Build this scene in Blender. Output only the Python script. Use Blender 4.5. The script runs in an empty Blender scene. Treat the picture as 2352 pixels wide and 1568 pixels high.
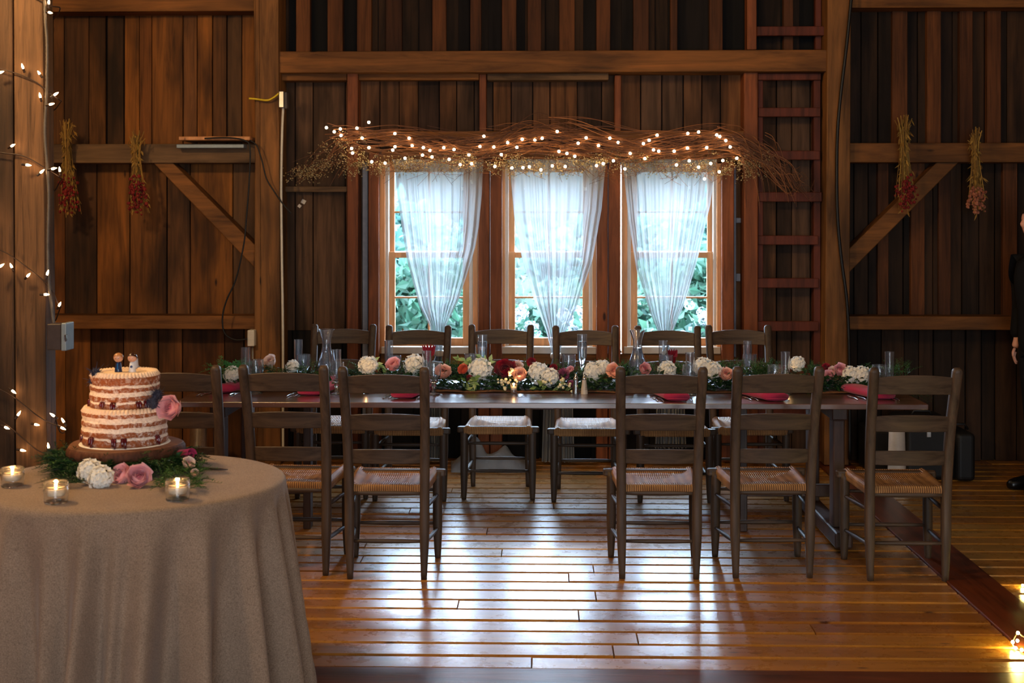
import bpy, math, random
from mathutils import Vector, Matrix, noise

# ------------------------------------------------------------------ camera
F, HY, CH, YAW = 3100.0, 500.0, 1.68, math.radians(1.48)
scene = bpy.context.scene
COL = scene.collection
cd = bpy.data.cameras.new('camera')
cam = bpy.data.objects.new('camera', cd)
COL.objects.link(cam)
cam.location = (0, 0, CH)
cam.rotation_euler = (math.radians(90), 0, YAW)
cd.sensor_width = 36.0
cd.lens = F / 2352 * 36
cd.shift_y = -(784 - HY) / 2352
cd.clip_end = 200
cd.dof.use_dof = True
cd.dof.focus_distance = 7.0
cd.dof.aperture_fstop = 4.5
scene.camera = cam
vs = scene.view_settings
scene.display_settings.display_device = 'sRGB'
vs.view_transform = 'Standard'
vs.look = 'None'
vs.exposure = 1.08
vs.gamma = 1.0
vs.use_curve_mapping = False

FW = Vector((-math.sin(YAW), math.cos(YAW), 0))
RT = Vector((math.cos(YAW), math.sin(YAW), 0))
UP = Vector((0, 0, 1))


def P(px, py, Y):
    d = FW * F + RT * (px - 1176) + UP * (HY - py)
    return Vector((0, 0, CH)) + d * (Y / d.y)


def G(px, py, z=0.0):
    d = FW * F + RT * (px - 1176) + UP * (HY - py)
    return Vector((0, 0, CH)) + d * ((z - CH) / d.z)


def C(r, g, b, k=1.0):
    f = lambda v: ((v / 255 + 0.055) / 1.055) ** 2.4 if v > 10 else v / 255 / 12.92
    return (f(r) * k, f(g) * k, f(b) * k, 1)


# ------------------------------------------------------------------ world
world = bpy.data.worlds.new('overcast_sky')
scene.world = world
world.use_nodes = True
wn = world.node_tree
wn.nodes.clear()
wo = wn.nodes.new('ShaderNodeOutputWorld')
wb = wn.nodes.new('ShaderNodeBackground')
wt = wn.nodes.new('ShaderNodeTexCoord')
wsx = wn.nodes.new('ShaderNodeSeparateXYZ')
wr = wn.nodes.new('ShaderNodeValToRGB')
wn.links.new(wt.outputs['Generated'], wsx.inputs[0])
wn.links.new(wsx.outputs[2], wr.inputs[0])
wn.links.new(wr.outputs[0], wb.inputs[0])
wn.links.new(wb.outputs[0], wo.inputs[0])
e = wr.color_ramp.elements
e[0].position = 0.0
e[0].color = (0.011, 0.0155, 0.0175, 1)
e[1].position = 0.07
e[1].color = (0.0145, 0.0185, 0.0215, 1)
n_ = e.new(0.20)
n_.color = (0.66, 0.82, 1.0, 1)
wb.inputs[1].default_value = 30


def light(name, kind, loc, energy, color, size=1.0, sy=None, rot=(0, 0, 0)):
    l = bpy.data.lights.new(name, kind)
    l.energy = energy
    l.color = color
    if kind == 'AREA':
        l.shape = 'RECTANGLE'
        l.size = size
        l.size_y = sy or size
    else:
        l.shadow_soft_size = size
    o = bpy.data.objects.new(name, l)
    o.location = loc
    o.rotation_euler = rot
    COL.objects.link(o)
    return o


# cool fill light added behind the camera, before the gap in wall_front
light('camera_side_fill', 'AREA', (0.6, -3.9, 1.7), 150, (0.84, 0.92, 1.0), 3.6, 3.0, (math.radians(90), 0, 0))
# warm fill points added overhead, out of view, strongest at the left
WARM_FILLS = [(-3.0, 5.0, 3.3, 116), (-2.6, 2.4, 4.3, 70), (1.2, 2.0, 4.3, 30), (2.9, 5.6, 2.9, 4), (0.0, 6.2, 3.3, 24)]
for i, (x, y, z, en) in enumerate(WARM_FILLS):
    light('warm_fill', 'POINT', (x, y, z), en, (1.0, 0.63, 0.28), 0.12)
# window portals (guide the sky light through the three windows)
for (a, b) in ((880, 1090), (1155, 1365), (1437, 1652)):
    p0 = P(a, 790, 9.72)
    p1 = P(b, 380, 9.72)
    lo = light('window_portal', 'AREA', ((p0.x + p1.x) / 2, 9.72, (p0.z + p1.z) / 2), 1, (1, 1, 1),
               p1.x - p0.x, p1.z - p0.z, (math.radians(-90), 0, 0))
    lo.data.cycles.is_portal = True


# ------------------------------------------------------------------ mesh helper
WLOC = {}


def smooth(pts, k=6):
    pts = [Vector(p) for p in pts]
    out = []
    n = len(pts)
    for i in range(n - 1):
        p0, p1, p2, p3 = pts[max(i - 1, 0)], pts[i], pts[i + 1], pts[min(i + 2, n - 1)]
        for j in range(k):
            t = j / k
            out.append(0.5 * ((2 * p1) + (p2 - p0) * t + (2 * p0 - 5 * p1 + 4 * p2 - p3) * t * t +
                              (3 * p1 - p0 - 3 * p2 + p3) * t ** 3))
    out.append(pts[-1])
    return out


class MB:
    def __init__(s):
        s.v = []
        s.f = []
        s.m = []
        s.uv = None

    def add(s, vs_, fs, mi=0):
        o = len(s.v)
        s.v += [tuple(v) for v in vs_]
        s.f += [tuple(i + o for i in f) for f in fs]
        s.m += [mi] * len(fs)
        return s

    def box(s, x0, x1, y0, y1, z0, z1, mi=0):
        return s.add([(x0, y0, z0), (x1, y0, z0), (x1, y1, z0), (x0, y1, z0), (x0, y0, z1), (x1, y0, z1), (x1, y1, z1),
                      (x0, y1, z1)],
                     [(0, 3, 2, 1), (4, 5, 6, 7), (0, 1, 5, 4), (1, 2, 6, 5), (2, 3, 7, 6), (3, 0, 4, 7)], mi)

    def obox(s, c, dx, dy, dz, M=None, mi=0):
        M = M or Matrix()
        vv = []
        for z in (-.5, .5):
            for (x, y) in ((-.5, -.5), (.5, -.5), (.5, .5), (-.5, .5)):
                vv.append(Vector(c) + M.to_3x3() @ Vector((x * dx, y * dy, z * dz)))
        return s.add(vv, [(0, 3, 2, 1), (4, 5, 6, 7), (0, 1, 5, 4), (1, 2, 6, 5), (2, 3, 7, 6), (3, 0, 4, 7)], mi)

    def rect(s, px0, py0, px1, py1, Yf, dep, mi=0):
        a = P(px0, py1, Yf)
        b = P(px1, py0, Yf)
        return s.box(a.x, b.x, Yf, Yf + dep, a.z, b.z, mi)

    def quadprism(s, pix, Yf, dep, mi=0):
        a = [P(x, y, Yf) for x, y in pix]
        b = [Vector((p.x, Yf + dep, p.z)) for p in a]
        n = len(a)
        fs = [tuple(range(n))[::-1], tuple(range(n, 2 * n))]
        for i in range(n):
            j = (i + 1) % n
            fs.append((i, j, n + j, n + i))
        return s.add(a + b, fs, mi)

    def tube(s, path, r, n=6, mi=0, sq=None):
        path = [Vector(p) for p in path]
        m = len(path)
        rr = r if isinstance(r, (list, tuple)) else [r] * m
        if len(rr) != m:
            rr = [rr[0] + (rr[-1] - rr[0]) * i / (m - 1) for i in range(m)]
        vv = []
        nrm = None
        for i, p in enumerate(path):
            t = (path[min(i + 1, m - 1)] - path[max(i - 1, 0)])
            if t.length < 1e-9:
                t = Vector((0, 0, 1))
            t.normalize()
            if nrm is None:
                nrm = Vector((0, 0, 1)).cross(t)
                if nrm.length < 0.1:
                    nrm = Vector((1, 0, 0)).cross(t)
                    nrm = t.cross(nrm)
                nrm.normalize()
            nrm = (nrm - t * nrm.dot(t)).normalized()
            bn = t.cross(nrm)
            for k in range(n):
                a = 2 * math.pi * (k + .5) / n
                ca, sa = math.cos(a), math.sin(a)
                if sq:
                    mm = max(abs(ca), abs(sa))
                    q = 1 + (1 / mm - 1) * sq
                    ca *= q
                    sa *= q
                vv.append(p + nrm * (ca * rr[i]) + bn * (sa * rr[i]))
        fs = []
        for i in range(m - 1):
            for k in range(n):
                k2 = (k + 1) % n
                fs.append((i * n + k, i * n + k2, (i + 1) * n + k2, (i + 1) * n + k))
        fs.append(tuple(range(n))[::-1])
        fs.append(tuple(range((m - 1) * n, m * n)))
        return s.add(vv, fs, mi)

    def lathe(s, prof, n=24, c=(0, 0, 0), mi=0, M=None, cap=True):
        c = Vector(c)
        vv = []
        for (r, z) in prof:
            for k in range(n):
                a = 2 * math.pi * k / n
                q = Vector((r * math.cos(a), r * math.sin(a), z))
                if M:
                    q = M.to_3x3() @ q
                vv.append(c + q)
        fs = []
        for i in range(len(prof) - 1):
            for k in range(n):
                k2 = (k + 1) % n
                fs.append((i * n + k, i * n + k2, (i + 1) * n + k2, (i + 1) * n + k))
        if cap:
            if prof[0][0] > 1e-6:
                fs.append(tuple(range(n))[::-1])
            if prof[-1][0] > 1e-6:
                o = (len(prof) - 1) * n
                fs.append(tuple(range(o, o + n)))
        return s.add(vv, fs, mi)

    def ball(s, c, r, n=10, mi=0, sc=(1, 1, 1)):
        c = Vector(c)
        vv = []
        fs = []
        m = max(4, n // 2 + 1)
        vv.append(c + Vector((0, 0, -r * sc[2])))
        for i in range(1, m):
            ph = -math.pi / 2 + math.pi * i / m
            for k in range(n):
                a = 2 * math.pi * k / n
                vv.append(c + Vector((r * sc[0] * math.cos(ph) * math.cos(a), r * sc[1] * math.cos(ph) * math.sin(a),
                                      r * sc[2] * math.sin(ph))))
        vv.append(c + Vector((0, 0, r * sc[2])))
        for k in range(n):
            k2 = (k + 1) % n
            fs.append((0, 1 + k2, 1 + k))
            for i in range(m - 2):
                a = 1 + i * n
                fs.append((a + k, a + k2, a + n + k2, a + n + k))
            a = 1 + (m - 2) * n
            fs.append((a + k, a + k2, len(vv) - 1))
        return s.add(vv, fs, mi)

    def octa(s, c, r, mi=0):
        x, y, z = c
        return s.add([(x + r, y, z), (x - r, y, z), (x, y + r, z), (x, y - r, z), (x, y, z + r), (x, y, z - r)],
                     [(0, 2, 4), (2, 1, 4), (1, 3, 4), (3, 0, 4), (2, 0, 5), (1, 2, 5), (3, 1, 5), (0, 3, 5)], mi)

    def leaf(s, c, d, n, L, Wd, mi=0):
        c, d, n = Vector(c), Vector(d).normalized(), Vector(n)
        sd = d.cross(n)
        if sd.length < 1e-4:
            sd = d.cross(Vector((1, .1, .2)))
        sd.normalize()
        nn = sd.cross(d)
        return s.add([c, c + d * L * .45 + sd * Wd * .5 + nn * Wd * .12, c + d * L - nn * L * .08,
                      c + d * L * .45 - sd * Wd * .5 + nn * Wd * .12, c + d * L * .5 - nn * Wd * .05],
                     [(0, 1, 4), (1, 2, 4), (2, 3, 4), (3, 0, 4)], mi)

    def grid(s, fn, nu, nv, mi=0, wrap=False):
        vv = [fn(i / nu, j / nv) for j in range(nv + 1) for i in range(nu + (0 if wrap else 1))]
        w = nu + (0 if wrap else 1)
        fs = []
        for j in range(nv):
            for i in range(nu):
                i2 = (i + 1) % w
                fs.append((j * w + i, j * w + i2, (j + 1) * w + i2, (j + 1) * w + i))
        return s.add(vv, fs, mi)

    def build(s, name, mats, parent=None, origin=None, shade=False, bevel=0, seg=1, solid=0, sub=0):
        off = Vector(origin) if origin is not None else (WLOC[parent.name] if parent else Vector((0, 0, 0)))
        me = bpy.data.meshes.new(name)
        me.from_pydata([(x - off.x, y - off.y, z - off.z) for x, y, z in s.v], [], s.f)
        if not isinstance(mats, (list, tuple)):
            mats = [mats]
        for m in mats:
            me.materials.append(m)
        if len(mats) > 1:
            me.polygons.foreach_set('material_index', s.m)
        if shade:
            me.polygons.foreach_set('use_smooth', [True] * len(me.polygons))
        if s.uv:
            ul = me.uv_layers.new(name='UVMap')
            for lp in me.loops:
                ul.data[lp.index].uv = s.uv[lp.vertex_index]
        me.update()
        o = bpy.data.objects.new(name, me)
        COL.objects.link(o)
        if parent:
            o.parent = parent
            WLOC[o.name] = WLOC[parent.name]
        else:
            o.location = off
            WLOC[o.name] = off
        if bevel:
            b = o.modifiers.new('bevel', 'BEVEL')
            b.width = bevel
            b.segments = seg
            b.limit_method = 'ANGLE'
            b.angle_limit = 0.6
        if solid:
            b = o.modifiers.new('solid', 'SOLIDIFY')
            b.thickness = solid
            b.offset = 0
        if sub:
            b = o.modifiers.new('sub', 'SUBSURF')
            b.levels = sub
            b.render_levels = sub
        return o


def tag(o, label=None, cat=None, group=None, kind=None):
    if label:
        o['label'] = label
    if cat:
        o['category'] = cat
    if group:
        o['group'] = group
    if kind:
        o['kind'] = kind
    return o


def thing(name, label, cat, loc=(0, 0, 0), group=None, kind=None):
    o = bpy.data.objects.new(name, None)
    o.empty_display_size = 0.05
    COL.objects.link(o)
    o.location = loc
    WLOC[o.name] = Vector(loc)
    return tag(o, label, cat, group, kind)


def dup(root, loc=None, rz=None, label=None, group=None, sc=None):
    r = root.copy()
    COL.objects.link(r)
    if loc is not None:
        r.location = loc
    if rz is not None:
        r.rotation_euler = (root.rotation_euler.x, root.rotation_euler.y, rz)
    if sc is not None:
        r.scale = sc
    if label:
        r['label'] = label
    if group:
        r['group'] = group
    for ch in list(root.children):
        c = ch.copy()
        COL.objects.link(c)
        c.parent = r
        for g in list(ch.children):
            d = g.copy()
            COL.objects.link(d)
            d.parent = c
    WLOC[r.name] = Vector(r.location)
    return r


# ------------------------------------------------------------------ materials
class N:
    def __init__(s, name):
        s.mat = bpy.data.materials.new(name)
        s.mat.use_nodes = True
        s.t = s.mat.node_tree
        s.t.nodes.clear()
        s.out = s.t.nodes.new('ShaderNodeOutputMaterial')

    def n(s, kind, **kw):
        o = s.t.nodes.new('ShaderNode' + kind)
        for k, v in kw.items():
            setattr(o, k, v)
        return o

    def l(s, a, b):
        s.t.links.new(a, b)

    def ramp(s, fac, stops, interp='LINEAR'):
        r = s.n('ValToRGB')
        r.color_ramp.interpolation = interp
        el = r.color_ramp.elements
        el[0].position, el[0].color = stops[0]
        el[1].position, el[1].color = stops[-1]
        for p, c in stops[1:-1]:
            q = el.new(p)
            q.color = c
        s.l(fac, r.inputs[0])
        return r.outputs[0]

    def mix(s, a, b, fac, mode='MIX'):
        m = s.n('Mix', data_type='RGBA', blend_type=mode)
        for sock, val in ((m.inputs[0], fac), (m.inputs[6], a), (m.inputs[7], b)):
            if hasattr(val, 'is_linked') or isinstance(val, bpy.types.NodeSocket):
                s.l(val, sock)
            else:
                sock.default_value = val
        return m.outputs[2]

    def math(s, op, a, b=0.0, c=None):
        m = s.n('Math', operation=op)
        for i, val in enumerate((a, b) if c is None else (a, b, c)):
            if isinstance(val, bpy.types.NodeSocket):
                s.l(val, m.inputs[i])
            else:
                m.inputs[i].default_value = val
        return m.outputs[0]

    def noise(s, vec, scale, detail=4, rough=.6, dist=0.0):
        m = s.n('TexNoise')
        m.inputs['Scale'].default_value = scale
        m.inputs['Detail'].default_value = detail
        m.inputs['Roughness'].default_value = rough
        m.inputs['Distortion'].default_value = dist
        if vec:
            s.l(vec, m.inputs['Vector'])
        return m.outputs[0]

    def bsdf(s, color, rough=.6, spec=.4, coat=0, coat_rough=.1, metal=0, trans=0, ior=1.45, bump=None, bstr=.3,
             bdist=.01, sss=0, sheen=0):
        b = s.n('BsdfPrincipled')
        for nm, v in (('Base Color', color), ('Roughness', rough), ('Specular IOR Level', spec), ('Coat Weight', coat),
                      ('Coat Roughness', coat_rough), ('Metallic', metal), ('Transmission Weight', trans),
                      ('IOR', ior), ('Subsurface Weight', sss), ('Sheen Weight', sheen)):
            if isinstance(v, bpy.types.NodeSocket):
                s.l(v, b.inputs[nm])
            else:
                b.inputs[nm].default_value = v
        if bump is not None:
            q = s.n('Bump')
            q.inputs['Strength'].default_value = bstr
            q.inputs['Distance'].default_value = bdist
            s.l(bump, q.inputs['Height'])
            s.l(q.outputs[0], b.inputs['Normal'])
        s.l(b.outputs[0], s.out.inputs[0])
        return b


def wood(name, cols, axis='Z', rough=.65, stretch=14, scale=1.0, stain=.5, coat=0, coat_rough=.2, spec=.3, bstr=.35,
         knots=True, dark=.33):
    m = N(name)
    tc = m.n('TexCoord').outputs['Object']
    geo = m.n('NewGeometry')
    rnd = geo.outputs['Random Per Island']
    mp = m.n('Mapping')
    sc = {'X': (1, stretch, stretch), 'Y': (stretch, 1, stretch), 'Z': (stretch, stretch, 1)}[axis]
    mp.inputs['Scale'].default_value = [v * scale for v in sc]
    m.l(tc, mp.inputs[0])
    cx = m.n('CombineXYZ')
    for i, k in enumerate((37.0, 91.0, 53.0)):
        m.l(m.math('MULTIPLY', rnd, k), cx.inputs[i])
    va = m.n('VectorMath', operation='ADD')
    m.l(mp.outputs[0], va.inputs[0])
    m.l(cx.outputs[0], va.inputs[1])
    vec = va.outputs[0]
    base = m.ramp(rnd, [(i / (len(cols) - 1 or 1), c) for i, c in enumerate(cols)])
    g = m.noise(vec, 1.6, 9, .65, .6)
    dk = m.ramp(g, [(.30, (dark, dark * .95, dark * .9, 1)), (.52, (.85, .85, .85, 1)), (.72, (1.25, 1.2, 1.15, 1))])
    col = m.mix(base, dk, 1.0, 'MULTIPLY')
    vb = m.n('VectorMath', operation='ADD')
    mp2 = m.n('Mapping')
    sc2 = {'X': (1, 3, 3), 'Y': (3, 1, 3), 'Z': (3, 3, 1)}[axis]
    mp2.inputs['Scale'].default_value = sc2
    m.l(tc, mp2.inputs[0])
    m.l(mp2.outputs[0], vb.inputs[0])
    m.l(cx.outputs[0], vb.inputs[1])
    st = m.noise(vb.outputs[0], 1.3, 3, .5)
    stc = m.ramp(st, [(.36, (1 - stain, 1 - stain, 1 - stain, 1)), (.56, (1, 1, 1, 1))])
    col = m.mix(col, stc, 1.0, 'MULTIPLY')
    if knots:
        vo = m.n('TexVoronoi')
        vo.inputs['Scale'].default_value = 1.8
        m.l(vb.outputs[0], vo.inputs['Vector'])
        kc = m.ramp(vo.outputs['Distance'], [(.035, (.12, .1, .09, 1)), (.07, (1, 1, 1, 1))])
        col = m.mix(col, kc, 1.0, 'MULTIPLY')
    m.bsdf(col, rough, spec, coat, coat_rough, bump=g, bstr=bstr, bdist=.004)
    return m.mat


def plain(name, color, rough=.6, spec=.4, metal=0, var=.15, nscale=30, coat=0, bstr=.15, sss=0, sheen=0):
    m = N(name)
    tc = m.n('TexCoord').outputs['Object']
    g = m.noise(tc, nscale, 5, .6)
    c0 = tuple(v * (1 - var) for v in color[:3]) + (1,)
    c1 = tuple(min(1, v * (1 + var)) for v in color[:3]) + (1,)
    col = m.ramp(g, [(.3, c0), (.7, c1)])
    m.bsdf(col, rough, spec, coat, metal=metal, bump=g, bstr=bstr, bdist=.002, sss=sss, sheen=sheen)
    return m.mat


def leafmat(name, cols, rough=.5, transl=.25, spec=.3):
    m = N(name)
    rnd = m.n('NewGeometry').outputs['Random Per Island']
    col = m.ramp(rnd, [(i / (len(cols) - 1), c) for i, c in enumerate(cols)])
    b = m.bsdf(col, rough, spec)
    if transl:
        t = m.n('BsdfTranslucent')
        m.l(col, t.inputs[0])
        ms = m.n('MixShader')
        ms.inputs[0].default_value = transl
        m.l(b.outputs[0], ms.inputs[1])
        m.l(t.outputs[0], ms.inputs[2])
        m.l(ms.outputs[0], m.out.inputs[0])
    return m.mat


def emit(name, color, strength):
    m = N(name)
    em = m.n('Emission')
    em.inputs[0].default_value = color
    em.inputs[1].default_value = strength
    m.l(em.outputs[0], m.out.inputs[0])
    return m.mat


def petalmat(name, inner, outer, transl=.3):
    m = N(name)
    geo = m.n('NewGeometry').outputs['Random Per Island']
    tc = m.n('TexCoord').outputs['Object']
    ln = m.n('VectorMath', operation='LENGTH')
    m.l(tc, ln.inputs[0])
    f = m.math('ADD', m.math('MULTIPLY', ln.outputs['Value'], 26.0), m.math('MULTIPLY', geo, .3))
    col = m.ramp(f, [(.25, inner), (1.0, outer)])
    b = m.bsdf(col, .55, .25, sheen=.1)
    t = m.n('BsdfTranslucent')
    m.l(col, t.inputs[0])
    ms = m.n('MixShader')
    ms.inputs[0].default_value = transl
    m.l(b.outputs[0], ms.inputs[1])
    m.l(t.outputs[0], ms.inputs[2])
    m.l(ms.outputs[0], m.out.inputs[0])
    return m.mat


WALLC = [C(132, 78, 28), C(92, 55, 22), C(148, 90, 32), C(72, 46, 24), C(124, 72, 26), C(96, 66, 38), C(138, 80, 28)]
M = {}
M['wall'] = wood('barn_boards', WALLC, 'Z', .75, 16, 1.0, .72, bstr=.6)
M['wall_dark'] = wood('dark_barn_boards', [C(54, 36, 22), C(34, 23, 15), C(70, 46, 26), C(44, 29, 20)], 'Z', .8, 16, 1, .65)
M['wall_grey'] = wood('weathered_boards', [C(104, 70, 44), C(80, 62, 50), C(120, 78, 44), C(64, 46, 36), C(100, 72, 50)], 'Z', .8, 16, 1, .65)
M['black_boards'] = wood('black_boards', [C(22, 18, 17), C(14, 12, 12), C(28, 22, 20)], 'Z', .85, 16, 1, .5)
M['batten'] = wood('battens', [C(104, 60, 28), C(80, 46, 24), C(116, 68, 32)], 'Z', .75, 18, 1, .4)
M['beamX'] = wood('beam_wood', [C(126, 80, 36), C(140, 90, 42)], 'X', .7, 12, .9, .5, bstr=.6)
M['beamXg'] = wood('grey_beam_wood', [C(112, 86, 60), C(116, 86, 56)], 'X', .75, 12, .9, .5, bstr=.6)
M['postZ'] = wood('post_wood', [C(126, 84, 42), C(136, 90, 46)], 'Z', .7, 12, .9, .55, bstr=.6)
M['postL'] = wood('near_post_wood', [C(78, 54, 36), C(98, 70, 44), C(112, 80, 52)], 'Z', .7, 18, 1.3, .7, bstr=1.0, dark=.25)
M['studZ'] = wood('stud_wood', [C(140, 78, 42), C(126, 70, 38)], 'Z', .65, 12, 1.1, .3)
M['ladder'] = wood('ladder_wood', [C(110, 52, 34), C(96, 46, 30)], 'Z', .65, 12, 1.1, .25)
M['pine'] = wood('fresh_pine', [C(206, 138, 84), C(214, 150, 98)], 'Z', .5, 12, 1.2, .12, dark=.7)
M['jamb'] = plain('pale_jamb', C(186, 176, 164), .5, var=.06)
M['greystrip'] = plain('grey_strip', C(128, 130, 140), .7, var=.12)
M['metal'] = plain('galvanised_metal', C(170, 170, 165), .35, metal=.9, var=.2, nscale=12)
M['chrome'] = plain('steel', C(205, 208, 212), .16, metal=1, var=.05)
M['boxgrey'] = plain('painted_grey_steel', C(120, 132, 140), .45, metal=.3, var=.1)
M['condgrey'] = plain('dull_conduit', C(92, 84, 76), .5, metal=.3, var=.2)
M['boxdark'] = plain('dark_box', C(52, 42, 40), .5, var=.2)
M['white_pvc'] = plain('pale_conduit', C(196, 190, 176), .5, var=.08)
M['black'] = plain('black_rubber', C(16, 15, 15), .5, var=.2)
M['blackcase'] = plain('black_case', C(11, 10, 10), .6, var=.3)
M['yellow'] = plain('yellow_cord', C(206, 176, 30), .5)
M['wire'] = plain('dark_wire', C(44, 28, 20), .5)
M['burgundy'] = plain('burgundy_cloth', C(172, 44, 86), .8, spec=.2, var=.12, nscale=200, sheen=.2)
M['wax'] = plain('candle_wax', C(250, 225, 190), .5, var=.04, sss=.0)
M['flame'] = emit('candle_flame', (1.0, .62, .22, 1), 26)
M['bulb'] = emit('window_bulb', (1.0, .72, .42, 1), 26)
M['bulb2'] = emit('post_bulb', (1.0, .58, .26, 1), 17)
M['bulb3'] = emit('floor_bulb', (1.0, .76, .22, 1), 260)
M['twig'] = leafmat('curly_willow', [C(116, 70, 36), C(78, 46, 26), C(150, 94, 48)], .6, 0)
M['gyp'] = leafmat('dried_blooms', [C(190, 170, 122), C(150, 130, 84), C(214, 200, 160)], .7, .2)
M['dry'] = leafmat('dried_stalks', [C(150, 112, 44), C(112, 80, 36), C(176, 140, 66)], .7, .1)
M['dryred'] = leafmat('dried_red', [C(110, 22, 26), C(132, 40, 34), C(84, 16, 20)], .7, .1)
M['drypink'] = leafmat('dried_pink', [C(150, 90, 66), C(176, 112, 84), C(120, 64, 46)], .7, .1)
M['fern'] = leafmat('fern', [C(34, 66, 34), C(70, 112, 54), C(26, 48, 28), C(92, 134, 72)], .5, .3)
M['ferndark'] = leafmat('dark_green', [C(22, 46, 28), C(40, 76, 38), C(18, 34, 22)], .45, .25)
M['fernbright'] = leafmat('bright_fern', [C(60, 128, 66), C(88, 158, 84), C(44, 98, 48)], .5, .3)
M['varieg'] = leafmat('variegated_leaf', [C(190, 196, 130), C(104, 136, 70), C(160, 172, 104)], .45, .3)
M['rose_pink'] = petalmat('pink_petals', C(210, 90, 112), C(240, 186, 192))
M['rose_peach'] = petalmat('peach_petals', C(218, 110, 96), C(246, 200, 182))
M['rose_pale'] = petalmat('pale_petals', C(222, 150, 146), C(244, 222, 212))
M['orange'] = petalmat('orange_petals', C(196, 60, 40), C(226, 110, 76))
M['burg'] = petalmat('burgundy_petals', C(70, 6, 18), C(132, 14, 38), .15)
M['plum'] = petalmat('plum_petals', C(96, 26, 52), C(150, 74, 104), .2)
M['white_fl'] = petalmat('white_petals', C(220, 218, 196), C(246, 244, 238))
M['berry'] = plain('pale_berries', C(216, 208, 172), .5, var=.1)
M['thistle'] = leafmat('thistle', [C(52, 58, 82), C(34, 38, 56), C(90, 92, 110)], .6, .1)


def glassmat(name, color=(1, 1, 1, 1), rough=0.0, ior=1.45):
    m = N(name)
    g = m.n('BsdfGlass')
    g.inputs['Color'].default_value = color
    g.inputs['Roughness'].default_value = rough
    g.inputs['IOR'].default_value = ior
    d = m.n('BsdfTranslucent')
    d.inputs[0].default_value = (.85, .92, 1, 1)  # bluish haze mixed in for window light caught by the glass
    d2 = m.n('BsdfGlossy')
    d2.inputs['Roughness'].default_value = .3
    ms0 = m.n('MixShader')
    m.l(d.outputs[0], ms0.inputs[1])
    m.l(d2.outputs[0], ms0.inputs[2])
    ms = m.n('MixShader')
    ms.inputs[0].default_value = .035
    m.l(g.outputs[0], ms.inputs[1])
    m.l(ms0.outputs[0], ms.inputs[2])
    m.l(ms.outputs[0], m.out.inputs[0])
    return m.mat


M['glass'] = glassmat('clear_glass', (.97, .985, 1, 1), .02)
M['water'] = glassmat('water', (.97, .99, 1, 1), 0, 1.33)


def panemat():
    m = N('window_glass')
    t = m.n('BsdfTransparent')
    t.inputs[0].default_value = (.93, .97, 1, 1)
    g = m.n('BsdfGlossy')
    g.inputs['Roughness'].default_value = .02
    fr = m.n('Fresnel')
    ms = m.n('MixShader')
    m.l(m.math('MULTIPLY', fr.outputs[0], .6), ms.inputs[0])
    m.l(t.outputs[0], ms.inputs[1])
    m.l(g.outputs[0], ms.inputs[2])
    m.l(ms.outputs[0], m.out.inputs[0])
    return m.mat


M['pane'] = panemat()


def lacemat(name, a_plain=.74, a_leaf=.97):
    m = N(name)
    uv = m.n('TexCoord').outputs['UV']
    nz = m.n('TexNoise')
    nz.inputs['Scale'].default_value = 3.0
    m.l(uv, nz.inputs['Vector'])
    va = m.n('VectorMath', operation='MULTIPLY_ADD')
    m.l(nz.outputs['Color'], va.inputs[0])
    va.inputs[1].default_value = (.35, .35, 0)
    m.l(uv, va.inputs[2])
    mp = m.n('Mapping')
    mp.inputs['Scale'].default_value = (9, 5.5, 1)
    mp.inputs['Rotation'].default_value = (0, 0, .6)
    m.l(va.outputs[0], mp.inputs[0])
    vo = m.n('TexVoronoi', feature='F1', distance='MINKOWSKI')
    vo.inputs['Scale'].default_value = 1.0
    vo.inputs['Exponent'].default_value = .8
    m.l(mp.outputs[0], vo.inputs['Vector'])
    alpha = m.ramp(vo.outputs['Distance'], [(.30, (a_leaf,) * 3 + (1,)), (.36, (a_plain,) * 3 + (1,))])
    sy = m.n('SeparateXYZ')
    m.l(uv, sy.inputs[0])
    dens = m.ramp(m.math('MULTIPLY', sy.outputs[1], .5), [(.62, (0, 0, 0, 1)), (.70, (.97, .97, .97, 1))])
    alpha = m.math('MAXIMUM', alpha, dens)
    d = m.n('BsdfDiffuse')
    d.inputs[0].default_value = (.62, .64, .64, 1)
    t = m.n('BsdfTranslucent')
    t.inputs[0].default_value = (.255, .265, .275, 1)
    s1 = m.n('MixShader')
    s1.inputs[0].default_value = .6
    m.l(d.outputs[0], s1.inputs[1])
    m.l(t.outputs[0], s1.inputs[2])
    tr = m.n('BsdfTransparent')
    s2 = m.n('MixShader')
    m.l(alpha, s2.inputs[0])
    m.l(tr.outputs[0], s2.inputs[1])
    m.l(s1.outputs[0], s2.inputs[2])
    m.l(s2.outputs[0], m.out.inputs[0])
    return m.mat


M['lace'] = lacemat('lace')
M['tulle'] = lacemat('tulle', .45, .5)


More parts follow.
